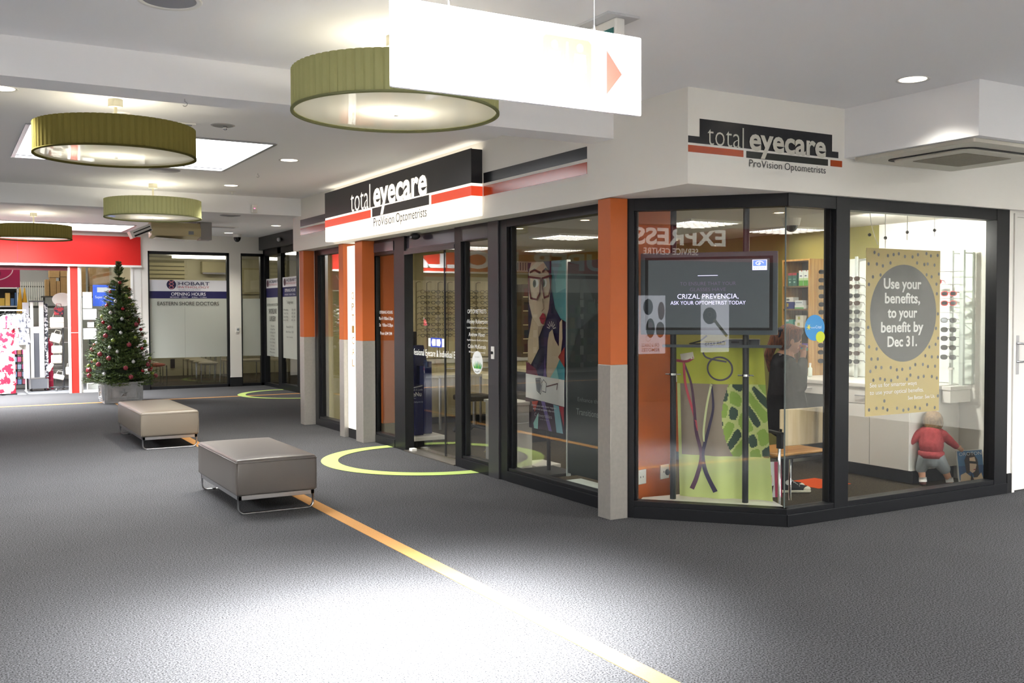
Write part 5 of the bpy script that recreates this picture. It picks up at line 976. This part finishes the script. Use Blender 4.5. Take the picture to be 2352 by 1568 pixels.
# toddler
td = thing('person', 'toddler in a red jumper and grey leggings bending by the white wall', 'person', (7.74, 5.80, .004), math.radians(38))
hc = Vector((.075, -.01, .575))
caps = [((.06,-.005,.50), (.04,0,.47), .034, .038), ((.03,0,.45), (0,0,.27), .085, .09), ((.03,-.085,.465), (.06,-.15,.405), .030, .027), ((.06,-.15,.405), (.08,-.212,.352), .025, .019), ((.03,.09,.465), (.01,.185,.385), .030, .026), ((.01,.185,.385), (.03,.20,.285), .025, .019),
        ((0,.05,.26), (.01,.085,.15), .058, .043), ((.01,.085,.15), (-.01,.07,.04), .036, .025), ((0,-.05,.26), (.03,-.11,.15), .058, .043), ((.03,-.11,.15), (.04,-.155,.045), .036, .025), ((-.01,.07,.03), (.05,.075,.022), .025, .02), ((.04,-.155,.03), (.10,-.16,.022), .025, .02)]
for base, dirv in ((Vector((.082,-.218,.348)), Vector((.2,-.75,-.45))), (Vector((.032,.20,.272)), Vector((.25,.05,-1)))):
    dirv.normalize(); sd_ = dirv.cross(Vector((1,0,.2))).normalized(); caps.append((base-dirv*.01, base+dirv*.02, .018, .017))
    for k, L in ((-.015,.022),(-.005,.026),(.005,.025),(.014,.019)): q = base+dirv*.03+sd_*k; caps.append((q, q+dirv*L, .0065, .006))
    caps.append((base+sd_*.014, base+sd_*.028+dirv*.018, .007, .006))
blob('body', caps, skin, td, .006, 3, [(hc, (.085,.078,.088)), (hc+Vector((.035,0,-.03)), (.05,.055,.045)), (hc+Vector((.0,-.078,-.018)), (.014,.008,.02)), (hc+Vector((.0,.078,-.018)), (.014,.008,.02)), (hc+Vector((.088,0,-.01)), (.012,.012,.012))])
blob('hair', [], mat('fair_brown_hair', '#86683e', .55, noise=(45, .35)), td, .006, 3, [(hc+Vector((-.012,0,.016)), (.090,.088,.088)), (hc+Vector((-.045,0,-.035)), (.052,.072,.055)), (hc+Vector((.01,-.05,-.01)), (.05,.04,.06)), (hc+Vector((.01,.05,-.01)), (.05,.04,.06))])
for s in (-1, 1): MB().sph(hc+Vector((.080,s*.028,.0)), .008, 8, 6).build('eye', mat('eye_dark'), td, smooth=True)
MB().tube([hc+Vector((.080,-.016,-.042)), hc+Vector((.086,0,-.042)), hc+Vector((.080,.016,-.042))], .004, 6).build('lips', mat('lips'), td, smooth=True)
blob('jumper', [((.04,-.05,.475), (.04,.06,.475), .058, .058), ((.03,.003,.45), (.008,.003,.365), .098, .108), ((.035,-.095,.465), (.06,-.155,.405), .043, .039), ((.06,-.155,.405), (.078,-.205,.36), .037, .029), ((.035,.10,.465), (.01,.19,.385), .043, .041), ((.01,.19,.385), (.022,.20,.335), .039, .031)], mat('red_knit', '#b04a4c', .85, noise=(35, .14), bump=(180, .3), spec=.2), td, .008, 4)
MB().lathe([(.098,.262),(.106,.258),(.112,.285),(.112,.31),(.10,.32)], 28, (.006,.003,0)).build('jumper_hem', mat('red_knit'), td, smooth=True)
blob('leggings', [((-.01,.045,.255), (.01,.085,.155), .072, .052), ((-.01,-.045,.255), (.03,-.11,.155), .072, .052), ((-.02,0,.27), (-.02,0,.24), .082, .075)], mat('grey_leggings', '#8f9396', .9), td, .007, 4)
for x, y in ((-.012,.07), (.04,-.155)): MB().cyl((x,y,.035),(x+.004,y+(.003 if y > 0 else .006),.075),.034,.033,n=16).build('sock', mat('sock_white', '#dedad4', .9), td, smooth=True); MB().sph((x+.02,y,.022),(.055,.032,.022),14,8).build('shoe', mat('shoe_brown', '#6a4038', .6), td, smooth=True)
# ================================================================ discount shop beyond the tree
def pattern_mat(name, c1, c2, scale, edge=.5):
    if name in _M: return _M[name]
    m = mat(name, c1, .8); nt = m.node_tree; b = nt.nodes['Principled BSDF']; tc = nt.nodes.new('ShaderNodeTexCoord'); n = nt.nodes.new('ShaderNodeTexNoise'); n.inputs['Scale'].default_value = scale; n.inputs['Detail'].default_value = 3
    r = nt.nodes.new('ShaderNodeValToRGB'); r.color_ramp.elements[0].position = edge-.02; r.color_ramp.elements[1].position = edge+.02; r.color_ramp.elements[0].color = (*lin(c1), 1); r.color_ramp.elements[1].color = (*lin(c2), 1)
    nt.links.new(tc.outputs['Object'], n.inputs['Vector']); nt.links.new(n.outputs['Fac'], r.inputs[0]); nt.links.new(r.outputs[0], b.inputs['Base Color']); return m
s = thing('fascia_lettering', 'white SUPER DOLLAR lettering on the red fascia left of the picture', 'sign', (-6.4, 21.19, 2.64)); mb = MB(); text(mb, 'SUPER DOLLAR', 0, 0, 7.2, .40, -.006, 0, .03); mb.build('lettering', vinyl, s)
ps = thing('shop_logo_board', 'magenta DOLLAR board with a white ring hanging in the shop entrance', 'sign', (.55, 22.0, 2.10)); MB().box(-.35,.835,0,.03,0,.56).build('board', flat('#9c1450'), ps); p = Print(y=-.0008, eps=.001); p.poly('#d8c8d0', ell(.34,.36,.38,.24,40)); p.poly('#9c1450', ell(.34,.36,.36,.222,40)); p.text('#ece6ea', 'DOLLAR', .34, .375, .60, .10, .01, 'c'); p.oval('#6e0c3a', .40, .27, .10, .09); p.build(ps)
# clothes rail and garments
rk = thing('clothes_rail', 'white clothes rail at the left edge in front of the discount shop', 'clothes rail', (.45, 21.55, 0)); MB().cyl((-.95,0,1.64),(1.0,0,1.64),.014,n=10).build('rail', whitep, rk)
for x in (-.93, .98):
    MB().cyl((x,0,.05),(x,0,1.64),.013,n=8).build('upright', whitep, rk); MB().cyl((x,-.25,.05),(x,.25,.05),.013,n=8).build('foot', whitep, rk)
def garment(x, y, top, w, h, m, label, flare=1.15, sleeves=.2, rz=.9):
    g = thing('garment', label, 'garment', (x, y, top), rz, 'garments on the clothes rail'); mb = MB(); n = 18; rows = [(0,.10),(.06,.48),(.14,.5),(.35,.42),(.6,.48),(1,.5*flare)]
    vs = []
    for f, k in rows:
        for i in range(n):
            a = 2*PI*i/n; rx = w*k*(1+.05*math.sin(5*a)*f); ry = .045*(.6+f)*(1+.25*math.sin(6*a+1)*f); vs.append((rx*math.cos(a), ry*math.sin(a), -.05-h*f))
    mb.add(vs, [(j*n+i, j*n+(i+1)%n, (j+1)*n+(i+1)%n, (j+1)*n+i)[::-1] for j in range(len(rows)-1) for i in range(n)]); mb.build('cloth', m, g, smooth=True)
    if sleeves:
        for s_ in (-1, 1): MB().tube([(s_*w*.44,0,-.05-h*.08),(s_*w*.56,0,-.05-h*.16),(s_*w*.58,0,-.05-h*.08-sleeves)], [.05,.05,.055], 10, flatten=(.5,1)).build('sleeve', m, g, smooth=True)
    MB().tube([(-w*.45,0,-.07),(0,0,-.015),(w*.45,0,-.07)], .006, 6).build('hanger', blackmatt, g); MB().tube([(0,0,-.015),(0,0,.02),(.012,0,.032),(.022,0,.02)], .003, 6).build('hook', satin, g)
redw = pattern_mat('red_white_print', '#c2183c', '#f0ece6', 9, .47); blw = pattern_mat('blue_white_print', '#3a5ca8', '#e8eaf0', 10, .5); gyw = pattern_mat('grey_white_print', '#5a5c6c', '#e6e6ea', 12, .45); wht = mat('white_cotton', '#ece8e2', .9)
spec_g = [(-.40,.42,1.45,redw,'long red and white printed dress, leftmost on the rail'),(-.26,.42,1.40,blw,'long blue and white printed dress near the left end of the rail'),(-.10,.40,.85,wht,'plain white blouse near the left end of the rail'),(.05,.42,1.42,redw,'long red printed dress in the middle of the rail'),(.20,.42,1.40,blw,'long blue printed dress in the middle of the rail'),(.36,.40,.8,gyw,'short grey print top in the middle of the rail'),(.52,.42,1.4,wht,'long white dress in the middle of the rail')]
for x, w, h, m, lab in spec_g: garment(x, 21.55, 1.62, w, h, m, lab)
garment(1.08, 21.42, 1.60, .34, 1.52, redw, 'long red and white jumpsuit at the front of the rail', 1.0, .3, .15)
for i, (m, h, lab) in enumerate(((wht,.62,'white top behind the red jumpsuit'),(gyw,.66,'grey and white print top right of the red jumpsuit'),(wht,.70,'white top near the end of the rail'),(gyw,.60,'grey and white top at the right end of the rail'))): garment(1.16+i*.085, 21.58, 1.62, .36, h, m, lab, 1.05, .22, 1.05)
tag(MB().box(.92, 1.26, 21.36, 21.52, .004, .03).build('rail_base_plate', blackmatt), 'black base plate under the red jumpsuit', 'base')
# wheeled case with a tall panel
wc = thing('road_case', 'grey wheeled case with silver edges at the shop entrance', 'case', (1.70, 22.2, 0)); MB().box(-.16,.16,-.14,.14,.06,.245).build('box', mat('case_grey', '#6c6e74', .5), wc)
for sx in (-1, 1): MB().box(sx*.165-.015, sx*.165+.015, -.145, .145, .055, .25).build('edge', satin, wc)
for sx in (-1, 1):
    for sy in (-1, 1): MB().cyl((sx*.13-.012,sy*.11,.032),(sx*.13+.012,sy*.11,.032),.028,n=12).build('castor', blackmatt, wc)
bs = thing('banner_stand', 'tall white posts around a dark grey panel on the wheeled case', 'display stand', (1.70, 22.2, .25)); MB().box(-.13,-.075,-.03,.03,.02,1.56).build('post', whitep, bs); MB().box(.03,.115,-.03,.03,.02,1.56).build('post', whitep, bs); MB().box(-.075,.03,-.01,.02,.0,1.05).build('panel', mat('slate_panel', '#55575e', .6), bs); MB().box(-.07,.025,-.016,-.01,.93,1.06).build('label_card', flat('#e8d4d4'), bs); MB().box(-.14,.12,-.05,.05,-.0,.03).build('foot', satin, bs); MB().box(-.15,.13,-.04,.04,1.56,1.585).build('top_bar', mat('slate_panel'), bs)
tag(MB().box(1.44,1.56,22.35,22.37,.25,1.80).build('paper_sheet', flat('#d9dbe6')), 'pale blue sheet hanging left of the banner stand', 'sheet')
tag(MB().box(1.83,1.90,22.28,22.31,.27,1.78).build('printed_cloth_strip', pattern_mat('floral_grey', '#3a3c46', '#d8d8e0', 22, .5)), 'narrow black and white floral cloth right of the banner stand', 'cloth')
tag(MB().box(1.88,2.0,22.45,22.58,.005,1.06).build('gift_box', pattern_mat('crimson_print', '#9a1238', '#b83a50', 14, .6)), 'tall crimson patterned box behind the wheeled case', 'box')
bsf = thing('black_stock_rack', 'black wire rack of small pink and blue packs', 'shelf', (1.40, 22.75, 0)); MB().box(-.15,-.135,0,.3,.004,1.0).build('upright', blackmatt, bsf); MB().box(.135,.15,0,.3,.004,1.0).build('upright', blackmatt, bsf)
for i in range(6): MB().box(-.135,.135,0,.3,.10+i*.155,.112+i*.155).build('shelf', blackmatt, bsf)
for i in range(6):
    for j in range(3): tag(MB().box(1.275+j*.085,1.345+j*.085,22.77,22.95,.1135+i*.155,.215+i*.155).build('stock_pack', flat(['#b8447a','#6a86a8','#a8586a','#8a9cb0','#c05a8a','#9a6a50'][(i+j) % 6])), 'small pack %s on the %s shelf of the black rack' % (['at the left','in the middle','at the right'][j], ['lowest','second','third','fourth','fifth','top'][i]), 'pack', 'packs on the black rack')
# bag stand
bg = thing('bag_stand', 'grey swivel stand hung with pale bags left of the red pillar', 'display stand', (2.17, 22.15, 0)); MB().cyl((0,0,.05),(0,0,1.72),.018,n=10).build('pole', mat('stand_grey', '#5a5c60', .4), bg)
for k in range(5): q = k*2*PI/5+.3; MB().tube([(0,0,.075),(.27*math.cos(q),.27*math.sin(q),.06)], .015, 6).build('base_arm', mat('stand_grey'), bg); MB().sph((.27*math.cos(q),.27*math.sin(q),.028), .026, 8, 6).build('castor', satin, bg)
for z in (1.66, 1.28, .98, .42): MB().cyl((-.24,0,z),(.2,0,z),.006,n=6).build('arm', satin, bg)
def bag(x, z, w, h, m, label, rot=0):
    b = thing('handbag', label, 'bag', (x, 22.06, z), 0, 'bags on the swivel stand'); b.rotation_euler[1] = rot
    MB().box(-w/2, w/2, -.045, .045, -h, 0).build('body', m, b, bevel=.02); MB().tube([(-w*.3,0,-.01),(-w*.22,0,.07),(w*.22,0,.07),(w*.3,0,-.01)], .006, 6).build('handle', m, b); MB().box(-w/2+.005, w/2-.005, -.05, -.04, -h*.5, -.005).build('flap', m, b, bevel=.008)
cr = mat('cream_leather', '#ded8cc', .5)
bag(2.09, 1.70, .18, .16, pattern_mat('woven_red', '#a83a40', '#3a3440', 16, .5), 'patterned red and black bag at the top of the swivel stand'); bag(2.05, 1.50, .26, .22, cr, 'large cream bag below the patterned bag'); bag(2.05, 1.16, .20, .18, cr, 'tilted cream bag halfway down the swivel stand', .3); bag(2.04, .92, .20, .15, cr, 'square cream bag above the lowest arm'); bag(2.03, .73, .20, .17, cr, 'white square bag near the middle of the swivel stand'); bag(1.95, .56, .08, .18, cr, 'small slanted white purse on the swivel stand', .5); bag(2.08, .33, .20, .10, cr, 'white purse hanging lowest on the swivel stand', .25); bag(2.26, .48, .12, .16, cr, 'grey white purse on the right of the swivel stand')
t = thing('oval_sign', 'white oval board above the bag stand', 'sign', (2.16, 22.1, 1.86)); MB().slab(ell(0,0,.19,.14), -.008, .008).build('board', whitep, t); MB().cyl((0,.01,-.2),(0,.01,-.1),.01,n=6).build('stem', satin, t)
# back of the shop
sf = thing('wall_shelving', 'grey wall shelving of mixed goods under the magenta board', 'shelf', (.2, 24.2, 0))
for z in (1.0, 1.72, 2.12): MB().box(-1.6,1.28,0,.4,z,z+.025).build('shelf', mat('shelf_white', '#cfd2d2', .5), sf)
MB().box(1.26,1.28,0,.4,.004,2.3).build('upright', mat('shelf_white'), sf); MB().box(-1.6,1.28,.40,.42,.004,2.3).build('back', mat('shelf_dark', '#4a4f4c', .7), sf)
cols = ['#3a5f8c','#b59a3c','#7a8c5a','#c8c4b4','#8c3a34','#4a6a72','#d0b060','#5a5a62']; rg = random.Random(11)
for zi, z in enumerate((1.027, 1.747)):
    x = .55
    k = 0
    while x < 1.42:
        w = rg.uniform(.07,.13); h = rg.uniform(.16,.30); tag(MB().box(x, x+w, 24.25, 24.45, z, z+h).build('stock_item', flat(rg.choice(cols)), bevel=.01), '%s item from the left on the %s shelf under the magenta board' % (ORD[min(k,13)], ['lower','upper'][zi]), 'goods', 'goods on the wall shelving'); x += w+.01; k += 1
st = thing('high_shelf', 'high grey shelf carrying cardboard boxes', 'shelf', (2.25, 24.0, 1.93)); MB().box(-.3,1.25,0,.45,0,.03).build('board', mat('shelf_dark'), st)
for x in (-.25, .5, 1.2): MB().box(x-.01,x+.01,.1,.43,-.2,0).build('bracket', mat('shelf_dark'), st)
for x, z, w, h, dpt, lab in ((2.02,1.962,.07,.36,.3,'narrow cardboard box at the left end of the high shelf'),(2.11,1.962,.12,.40,.3,'open cardboard box on the high shelf'),(2.24,1.962,.07,.33,.3,'thin cardboard box on the high shelf'),(2.32,1.962,.22,.42,.35,'largest cardboard box on the high shelf by the red pillar'),(2.10,2.372,.20,.15,.3,'cardboard box lying on top of the open box'),(2.32,2.392,.2,.18,.3,'cardboard box on top of the largest box'),(2.60,1.962,.12,.62,.3,'tall cardboard box standing behind the shop window'),(2.74,1.962,.10,.64,.3,'second tall cardboard box behind the shop window'),(2.92,2.20,.42,.4,.3,'wide cardboard box high behind the shop window'),(2.92,1.962,.42,.23,.3,'flat grey box under the wide cardboard box')):
    b = thing('cardboard_box', lab, 'box', (x, 24.03, z)); MB().box(0,w,0,dpt,0,h).build('carton', card, b); MB().box(w*.42,w*.58,-.003,dpt,h-.002,h+.002).build('tape', mat('tape', '#c4ac80', .4), b)
for i in range(12):
    x = 1.60+i*.045; tag(MB().cyl((x,25.2,1.75),(x+.01,25.3,2.30),.014,.012,n=6).build('broom', flat('#d8dad6')), '%s white broom handle from the left on the back wall' % ORD[i], 'broom', 'broom handles on the back wall')
tag(MB().box(1.5,2.3,25.32,25.36,2.18,2.21).build('broom_rail', mat('shelf_dark')), 'dark rail holding the broom handles', 'rail'); tag(MB().box(1.5,2.3,25.1,25.4,1.70,1.75).build('broom_shelf', mat('shelf_dark')), 'dark ledge under the broom handles', 'ledge')
for i in range(2): tag(MB().lathe([(.0001,.62),(.012,.60),(.03,.45),(.075,.05),(.05,0),(.0001,.02)], 10).build('folded_umbrella', flat('#c89a1e'), loc=(1.50+i*.09, 23.9, 1.52), smooth=True), ['left','right'][i]+' yellow folded umbrella beside the magenta board', 'umbrella')
t = thing('grid_wall', 'silver wire grid behind the bag stand', 'grid', (2.05, 22.6, 0))
for i in range(9): MB().cyl((-.25,0,.35+i*.13),(.15,0,.35+i*.13),.004,n=5).build('wire', satin, t)
for i in range(4): MB().cyl((-.25+i*.13,0,.1),(-.25+i*.13,0,1.5),.004,n=5).build('wire', satin, t)
for gi in range(5):  # unseen gondolas added to darken the reflection in the shop glass
    gx = -7.2+gi*1.55; gd = thing('added_gondola', '%s unseen gondola added beyond the left edge to darken reflections' % ORD[gi], 'shelf', (gx, 22.9, .004), 0, 'unseen gondolas added to darken reflections')
    MB().box(-.7,.7,.25,.30,0,2.1).build('back_board', mat('shelf_dark'), gd)
    for z in (.15, .62, 1.08, 1.5, 1.9): MB().box(-.7,.7,-.15,.25,z,z+.02).build('shelf', mat('shelf_dark'), gd)
    for z in (.17, .64, 1.10, 1.52):
        for j in range(7): MB().box(-.68+j*.195,-.68+j*.195+rg.uniform(.10,.18),-.1,.2,z,z+rg.uniform(.16,.34)).build('stock_box', flat(rg.choice(['#5a2a30','#34485c','#6a5a34','#3f5a44','#70685c','#4a3a52'])), gd)
# papers in the shop window
for x0, x1, z0, z1, lab in ((2.45,2.62,1.68,2.0,'tall white notice in the discount shop window'),(2.45,2.70,1.45,1.665,'wide white notice below the tall notice'),(2.53,2.65,1.30,1.40,'small white notice behind the tree'),(2.45,2.69,1.06,1.28,'lowest white notice in the discount shop window')): 
    tag(MB().box(x0,x1,21.262,21.266,z0,z1).build('paper_notice', vinyl), lab, 'notice')
t = thing('blue_shop_sign', 'blue Super Dollar sign behind the tree in the shop window', 'sign', (2.66, 21.42, 1.72)); MB().box(0,.42,0,.03,0,.43).build('panel', mat('blue_sign', '#3c5cc0', .4, emit=.3), t); p = Print(y=-.0008); p.rect('#e8ecf4', .08,.34,.28,.38); p.text('#e8ecf6', 'Super Dollar', .04, .16, .32, .05, .01); p.build(t)
tag(MB().box(2.55,2.95,21.45,21.7,.004,.16).build('white_carton', vinyl), 'white carton on the floor of the shop window', 'box'); tag(MB().box(2.75,3.3,22.3,22.9,.004,1.1).build('dark_gondola', flat('#3c4644')), 'dark shelf block behind the Christmas tree window', 'shelf')

# ================================================================ pathology waiting room
frost = translucent_mat('frosted_film', '#d2d5cc', '#d0d4c8', .3)
def film(parent, x0, x1, y, seam=None):
    MB().box(x0, x1, y-.003, y-.001, .647, 1.88).build('frosted_film', frost, parent); MB().box(x0, x1, y-.004, y-.001, 1.88, 2.03).build('navy_band', flat('#1e1c52', .4), parent); MB().box(x0, x1, y-.004, y-.001, 2.03, 2.262).build('white_band', flat('#dcdce0', .4), parent)
film(cw1, 3.722, 5.288, FYW+.05)
p = Print(y=FYW+.0455, eps=.001); DN, RS = '#26264e', '#b8616a'
p.oval('#1e1c44', 4.158, 2.165, .095, .098); p.line('#c07a84', [(4.158+.045*math.sin(i*.9), 2.075+i*.02) for i in range(10)], .02); p.line('#c07a84', [(4.158-.045*math.sin(i*.9), 2.075+i*.02) for i in range(10)], .014)
p.rect(DN, 4.272, 4.279, 2.095, 2.24); p.text(DN, 'HOBART', 4.30, 2.155, .635, .070, .004); p.text(RS, 'PATHOLOGY', 4.30, 2.093, .63, .044, 0); p.text('#8a8aa0', 'Quality is in our DNA', 4.30, 2.048, .45, .026)
p.text('#ececf4', 'OPENING HOURS', 4.50, 1.938, .70, .066, .006, 'c'); p.text('#d8d8ea', 'MONDAY - FRIDAY      8:30am - 11:30am', 4.50, 1.893, .74, .026, .002, 'c'); p.text('#33322e', 'EASTERN SHORE DOCTORS', 4.50, 1.735, 1.25, .076, .002, 'c'); p.rect('#8d9086', 4.418, 4.422, .647, 1.7); p.build(cw1, 'window_lettering')
MB().box(5.612, 6.008, FYW+.047, FYW+.049, .647, 1.88).build('frosted_film', frost, cw2)
for y0, y1, who in ((20.2, 21.14, 0), (18.95, 19.97, 1)):
    r = bpy.data.objects.new('door_film', None); COL.objects.link(r); bpy.data.objects.remove(r)
    x = 6.105; MB().box(x, x+.002, y0, y1, .647, 1.90).build('frosted_film', frost, yb); MB().box(x, x+.002, y0, y1, 1.90, 2.10).build('navy_band', flat('#1e1c52', .4), yb); MB().box(x, x+.002, y0, y1, 2.10, 2.30).build('white_band', flat('#dcdce0', .4), yb)
    lt = Print(y=0, eps=.0012); c = 0
    lt.oval('#4a2038', -.36, 2.2, .075, .075); lt.text(DN, 'HOBART', -.25, 2.205, .66, .06, .004); lt.text(RS, 'PATHOLOGY', -.25, 2.15, .66, .04); 
    if who == 0:
        lt.text('#33322e', 'EASTERN SHORE DOCTORS', 0, 1.72, .80, .05, 0, 'c'); lt.text('#33322e', 'SHORELINE', 0, 1.56, .56, .10, .004, 'c'); lt.text('#33322e', 'SURGERY', 0, 1.40, .46, .10, .004, 'c')
        for i in range(10): lt.text('#55544e', ['Dr Jones','Dr Anna West','Dr Margaret Hill','Dr R Brown','Dr P Smith','Dr A White','Dr L Green','Nurses','Physio','Community Nurse'][i], 0, 1.28-i*.07, .26+.2*((i*7) % 3)/3, .034, 0, 'c')
    else:
        lt.text('#ececf4', 'OPENING HOURS', 0, 2.0, .7, .06, .005, 'c'); lt.text('#d8d8ea', 'MONDAY - FRIDAY  8:30am', 0, 1.93, .7, .03, 0, 'c'); lt.text('#33322e', 'Trading Hours', 0, 1.76, .42, .06, 0, 'c')
        for i in range(4): lt.text('#55544e', ['Monday','Tuesday - Friday','Saturday','Sunday & Public'][i], -.42, 1.62-i*.07, .30, .036); lt.text('#55544e', '8:00 - 6:00', .12, 1.62-i*.07, .24, .036)
        lt.text('#33322e', 'Phone 6247 1133', 0, 1.27, .44, .04, 0, 'c'); lt.text('#33322e', 'After Hours 1300', 0, 1.17, .5, .04, 0, 'c'); lt.text('#55544e', 'Skin checks', 0, 1.07, .4, .03, 0, 'c')
    o = lt.mb.build('window_lettering', lt.mats, yb, loc=(x-.002, (y0+y1)/2, 0), rz=-PI/2)
def stackchair(x, y, rz, pad, label):
    c = thing('waiting_chair', label, 'chair', (x, y, .004), rz, 'waiting room chairs'); MB().sph((0,0,.455), (.235,.22,.045), 18, 8).build('seat', pad, c, smooth=True); MB().sph((0,.24,.78), (.22,.03,.14), 16, 8).build('backrest', pad, c, smooth=True)
    for s in (-1, 1): MB().tube([(s*.22,-.2,0),(s*.22,-.2,.45)], .012, 8).build('leg', chrome, c); MB().tube([(s*.22,.2,0),(s*.21,.24,.85)], .012, 8).build('leg', chrome, c)
    MB().box(-.22,.22,-.2,-.18,.405,.42).build('seat_rail', chrome, c)
stackchair(3.98, 22.25, PI/2, mat('orange_vinyl', '#c4502c', .5), 'orange padded chrome chair behind the frosted window'); bp = mat('bone_vinyl', '#cfc6ac', .5)
stackchair(4.0, 23.1, PI/2, bp, 'bone padded chair behind the orange chair')
for i, (x, y) in enumerate(((5.30,24.6),(5.26,23.9),(5.2,23.2),(5.14,22.4))): stackchair(x, y, -PI/2, bp, 'bone padded waiting chair, %s from the window' % ['fourth','third','second','nearest'][i])
lt_ = thing('low_table', 'low bone coloured table on chrome legs beside the white pillar', 'table', (5.85, 22.1, .004)); MB().box(-.42,.42,-.35,.35,.49,.53).build('top', bp, lt_, bevel=.01)
for sx in (-1, 1):
    for sy in (-1, 1): MB().cyl((sx*.37,sy*.3,0),(sx*.37,sy*.3,.49),.014,n=8).build('leg', chrome, lt_)
bl = thing('venetian_blind', 'cream slatted blind on the back wall of the waiting room', 'blind', (4.75, 25.52, 2.2))
for i in range(6): MB().box(-.62,.55,-.05,.0,.04+i*.10,.115+i*.10).build('slat', mat('slat_cream', '#c4ba8c', .5), bl)
MB().box(-.62,.55,0,.02,0,.68).build('shade_board', mat('board_olive', '#8c8560', .6), bl)
ac = thing('split_air_conditioner', 'small cream air conditioner on the waiting room wall', 'air conditioner', (6.12, 25.58, 2.55)); MB().box(-.42,.3,-.2,0,.03,.32).build('body', mat('aged_cream2', '#b8ae84', .5), ac, bevel=.02); MB().box(-.40,.28,-.205,-.18,.0,.04).build('louvre', mat('vent_grey'), ac)
tag(MB().box(4.95,5.05,25.57,25.595,.2,.42).build('wall_socket', blackmatt), 'black outlet low on the cream waiting room wall', 'socket')
nb = thing('notice_frame', 'cream framed notice in the waiting room seen through the narrow window', 'frame', (7.0, 25.55, 2.05)); MB().box(-.25,.35,0,.02,0,.68).build('frame', mat('slat_cream'), nb); MB().box(-.2,.3,-.004,0,.05,.63).build('sheet', mat('sheet_buff', '#ddd6b0', .6), nb)
for x0, x1, y, lab in ((3.8,5.0,22.8,'strip light over the frosted window'),(4.8,6.2,24.4,'strip light deeper in the waiting room'),(6.6,7.6,21.8,'strip light beside the pathology entrance')): 
    f = MB().box(x0, x1, y-.06, y+.06, 2.88, 2.95).build('strip_light', tube_l); tag(f, 'fluorescent '+lab, 'light')
t = thing('intercom', 'small white intercom on the white pillar', 'intercom', (5.49, FYW-.03, 1.22)); MB().box(-.035,.035,-.025,0,-.06,.06).build('case', whitep, t, bevel=.005); MB().cyl((.01,-.03,0),(.01,-.025,0),.025,n=14).build('speaker', greyp, t)
# ================================================================ key cutting kiosk left of the viewpoint, seen only in the corner glass
kk = thing('key_kiosk', 'dark red key cutting kiosk lettered EXPRESS SERVICE CENTRE mirrored in the corner window', 'kiosk', (-3.5, -.4, 0), PI/2)
MB().box(-2.2,2.2,.02,1.2,0,3.08).build('body', mat('kiosk_grey', '#4a4648', .6), kk); MB().box(-2.2,2.2,-.05,.02,2.48,3.08).build('fascia', mat('kiosk_red_added_glow', '#a02c3a', .4, emit=.2), kk)
mb = MB(); text(mb, 'EXPRESS', -.45, 2.76, 1.95, .27, -.056, 0, .03); kl = mat('kiosk_letters_added_glow', '#f4efe6', .5, emit=.85); mb.build('lettering', kl, kk); mb = MB(); text(mb, 'SERVICE CENTRE', .15, 2.58, 1.15, .11, -.056, 0, .008); mb.build('lettering', kl, kk)  # glow added to fascia and letters to strengthen their reflection
for xc, w, ti, lab in ((1.13,.62,('CAR & GARAGE','REMOTES'),'car and garage remotes'),(-.25,.62,('CAR KEYS',),'car keys')):
    t = thing('kiosk_poster', 'white %s poster on the kiosk mirrored in the corner window' % lab, 'poster', (-3.485, -.4+xc, .84), PI/2); MB().box(-w/2,w/2,-.004,0,0,1.02).build('sheet', mat('backlit_poster', '#e4e6f2', .5, emit=.85), t); p = Print(y=-.0045, eps=.001)
    for i, st in enumerate(ti): p.text('#2a3f8c', st, 0, .12-.08*i, .36 if len(ti) > 1 else .44, .06 if len(ti) > 1 else .08, .008, 'c')
    if len(ti) > 1:
        p.oval('#2c3038', .0, .45, .09, .17); p.oval('#a87898', .0, .5, .05, .06); p.oval('#34486c', .05, .82, .10, .14); p.oval('#8c2c30', -.22, .75, .07, .16); p.oval('#7a4a34', -.2, .42, .09, .14); p.line('#b0b4b8', ell(.05,.27,.05,.05), .008)
    else:
        p.oval('#2b3036', .12, .66, .15, .15); p.oval('#8c8a70', .12, .68, .05, .05); p.oval('#2b3036', .12, .68, .04, .04); p.line('#9a986c', [(.02,.58),(-.25,.30)], .06)
    p.build(t)
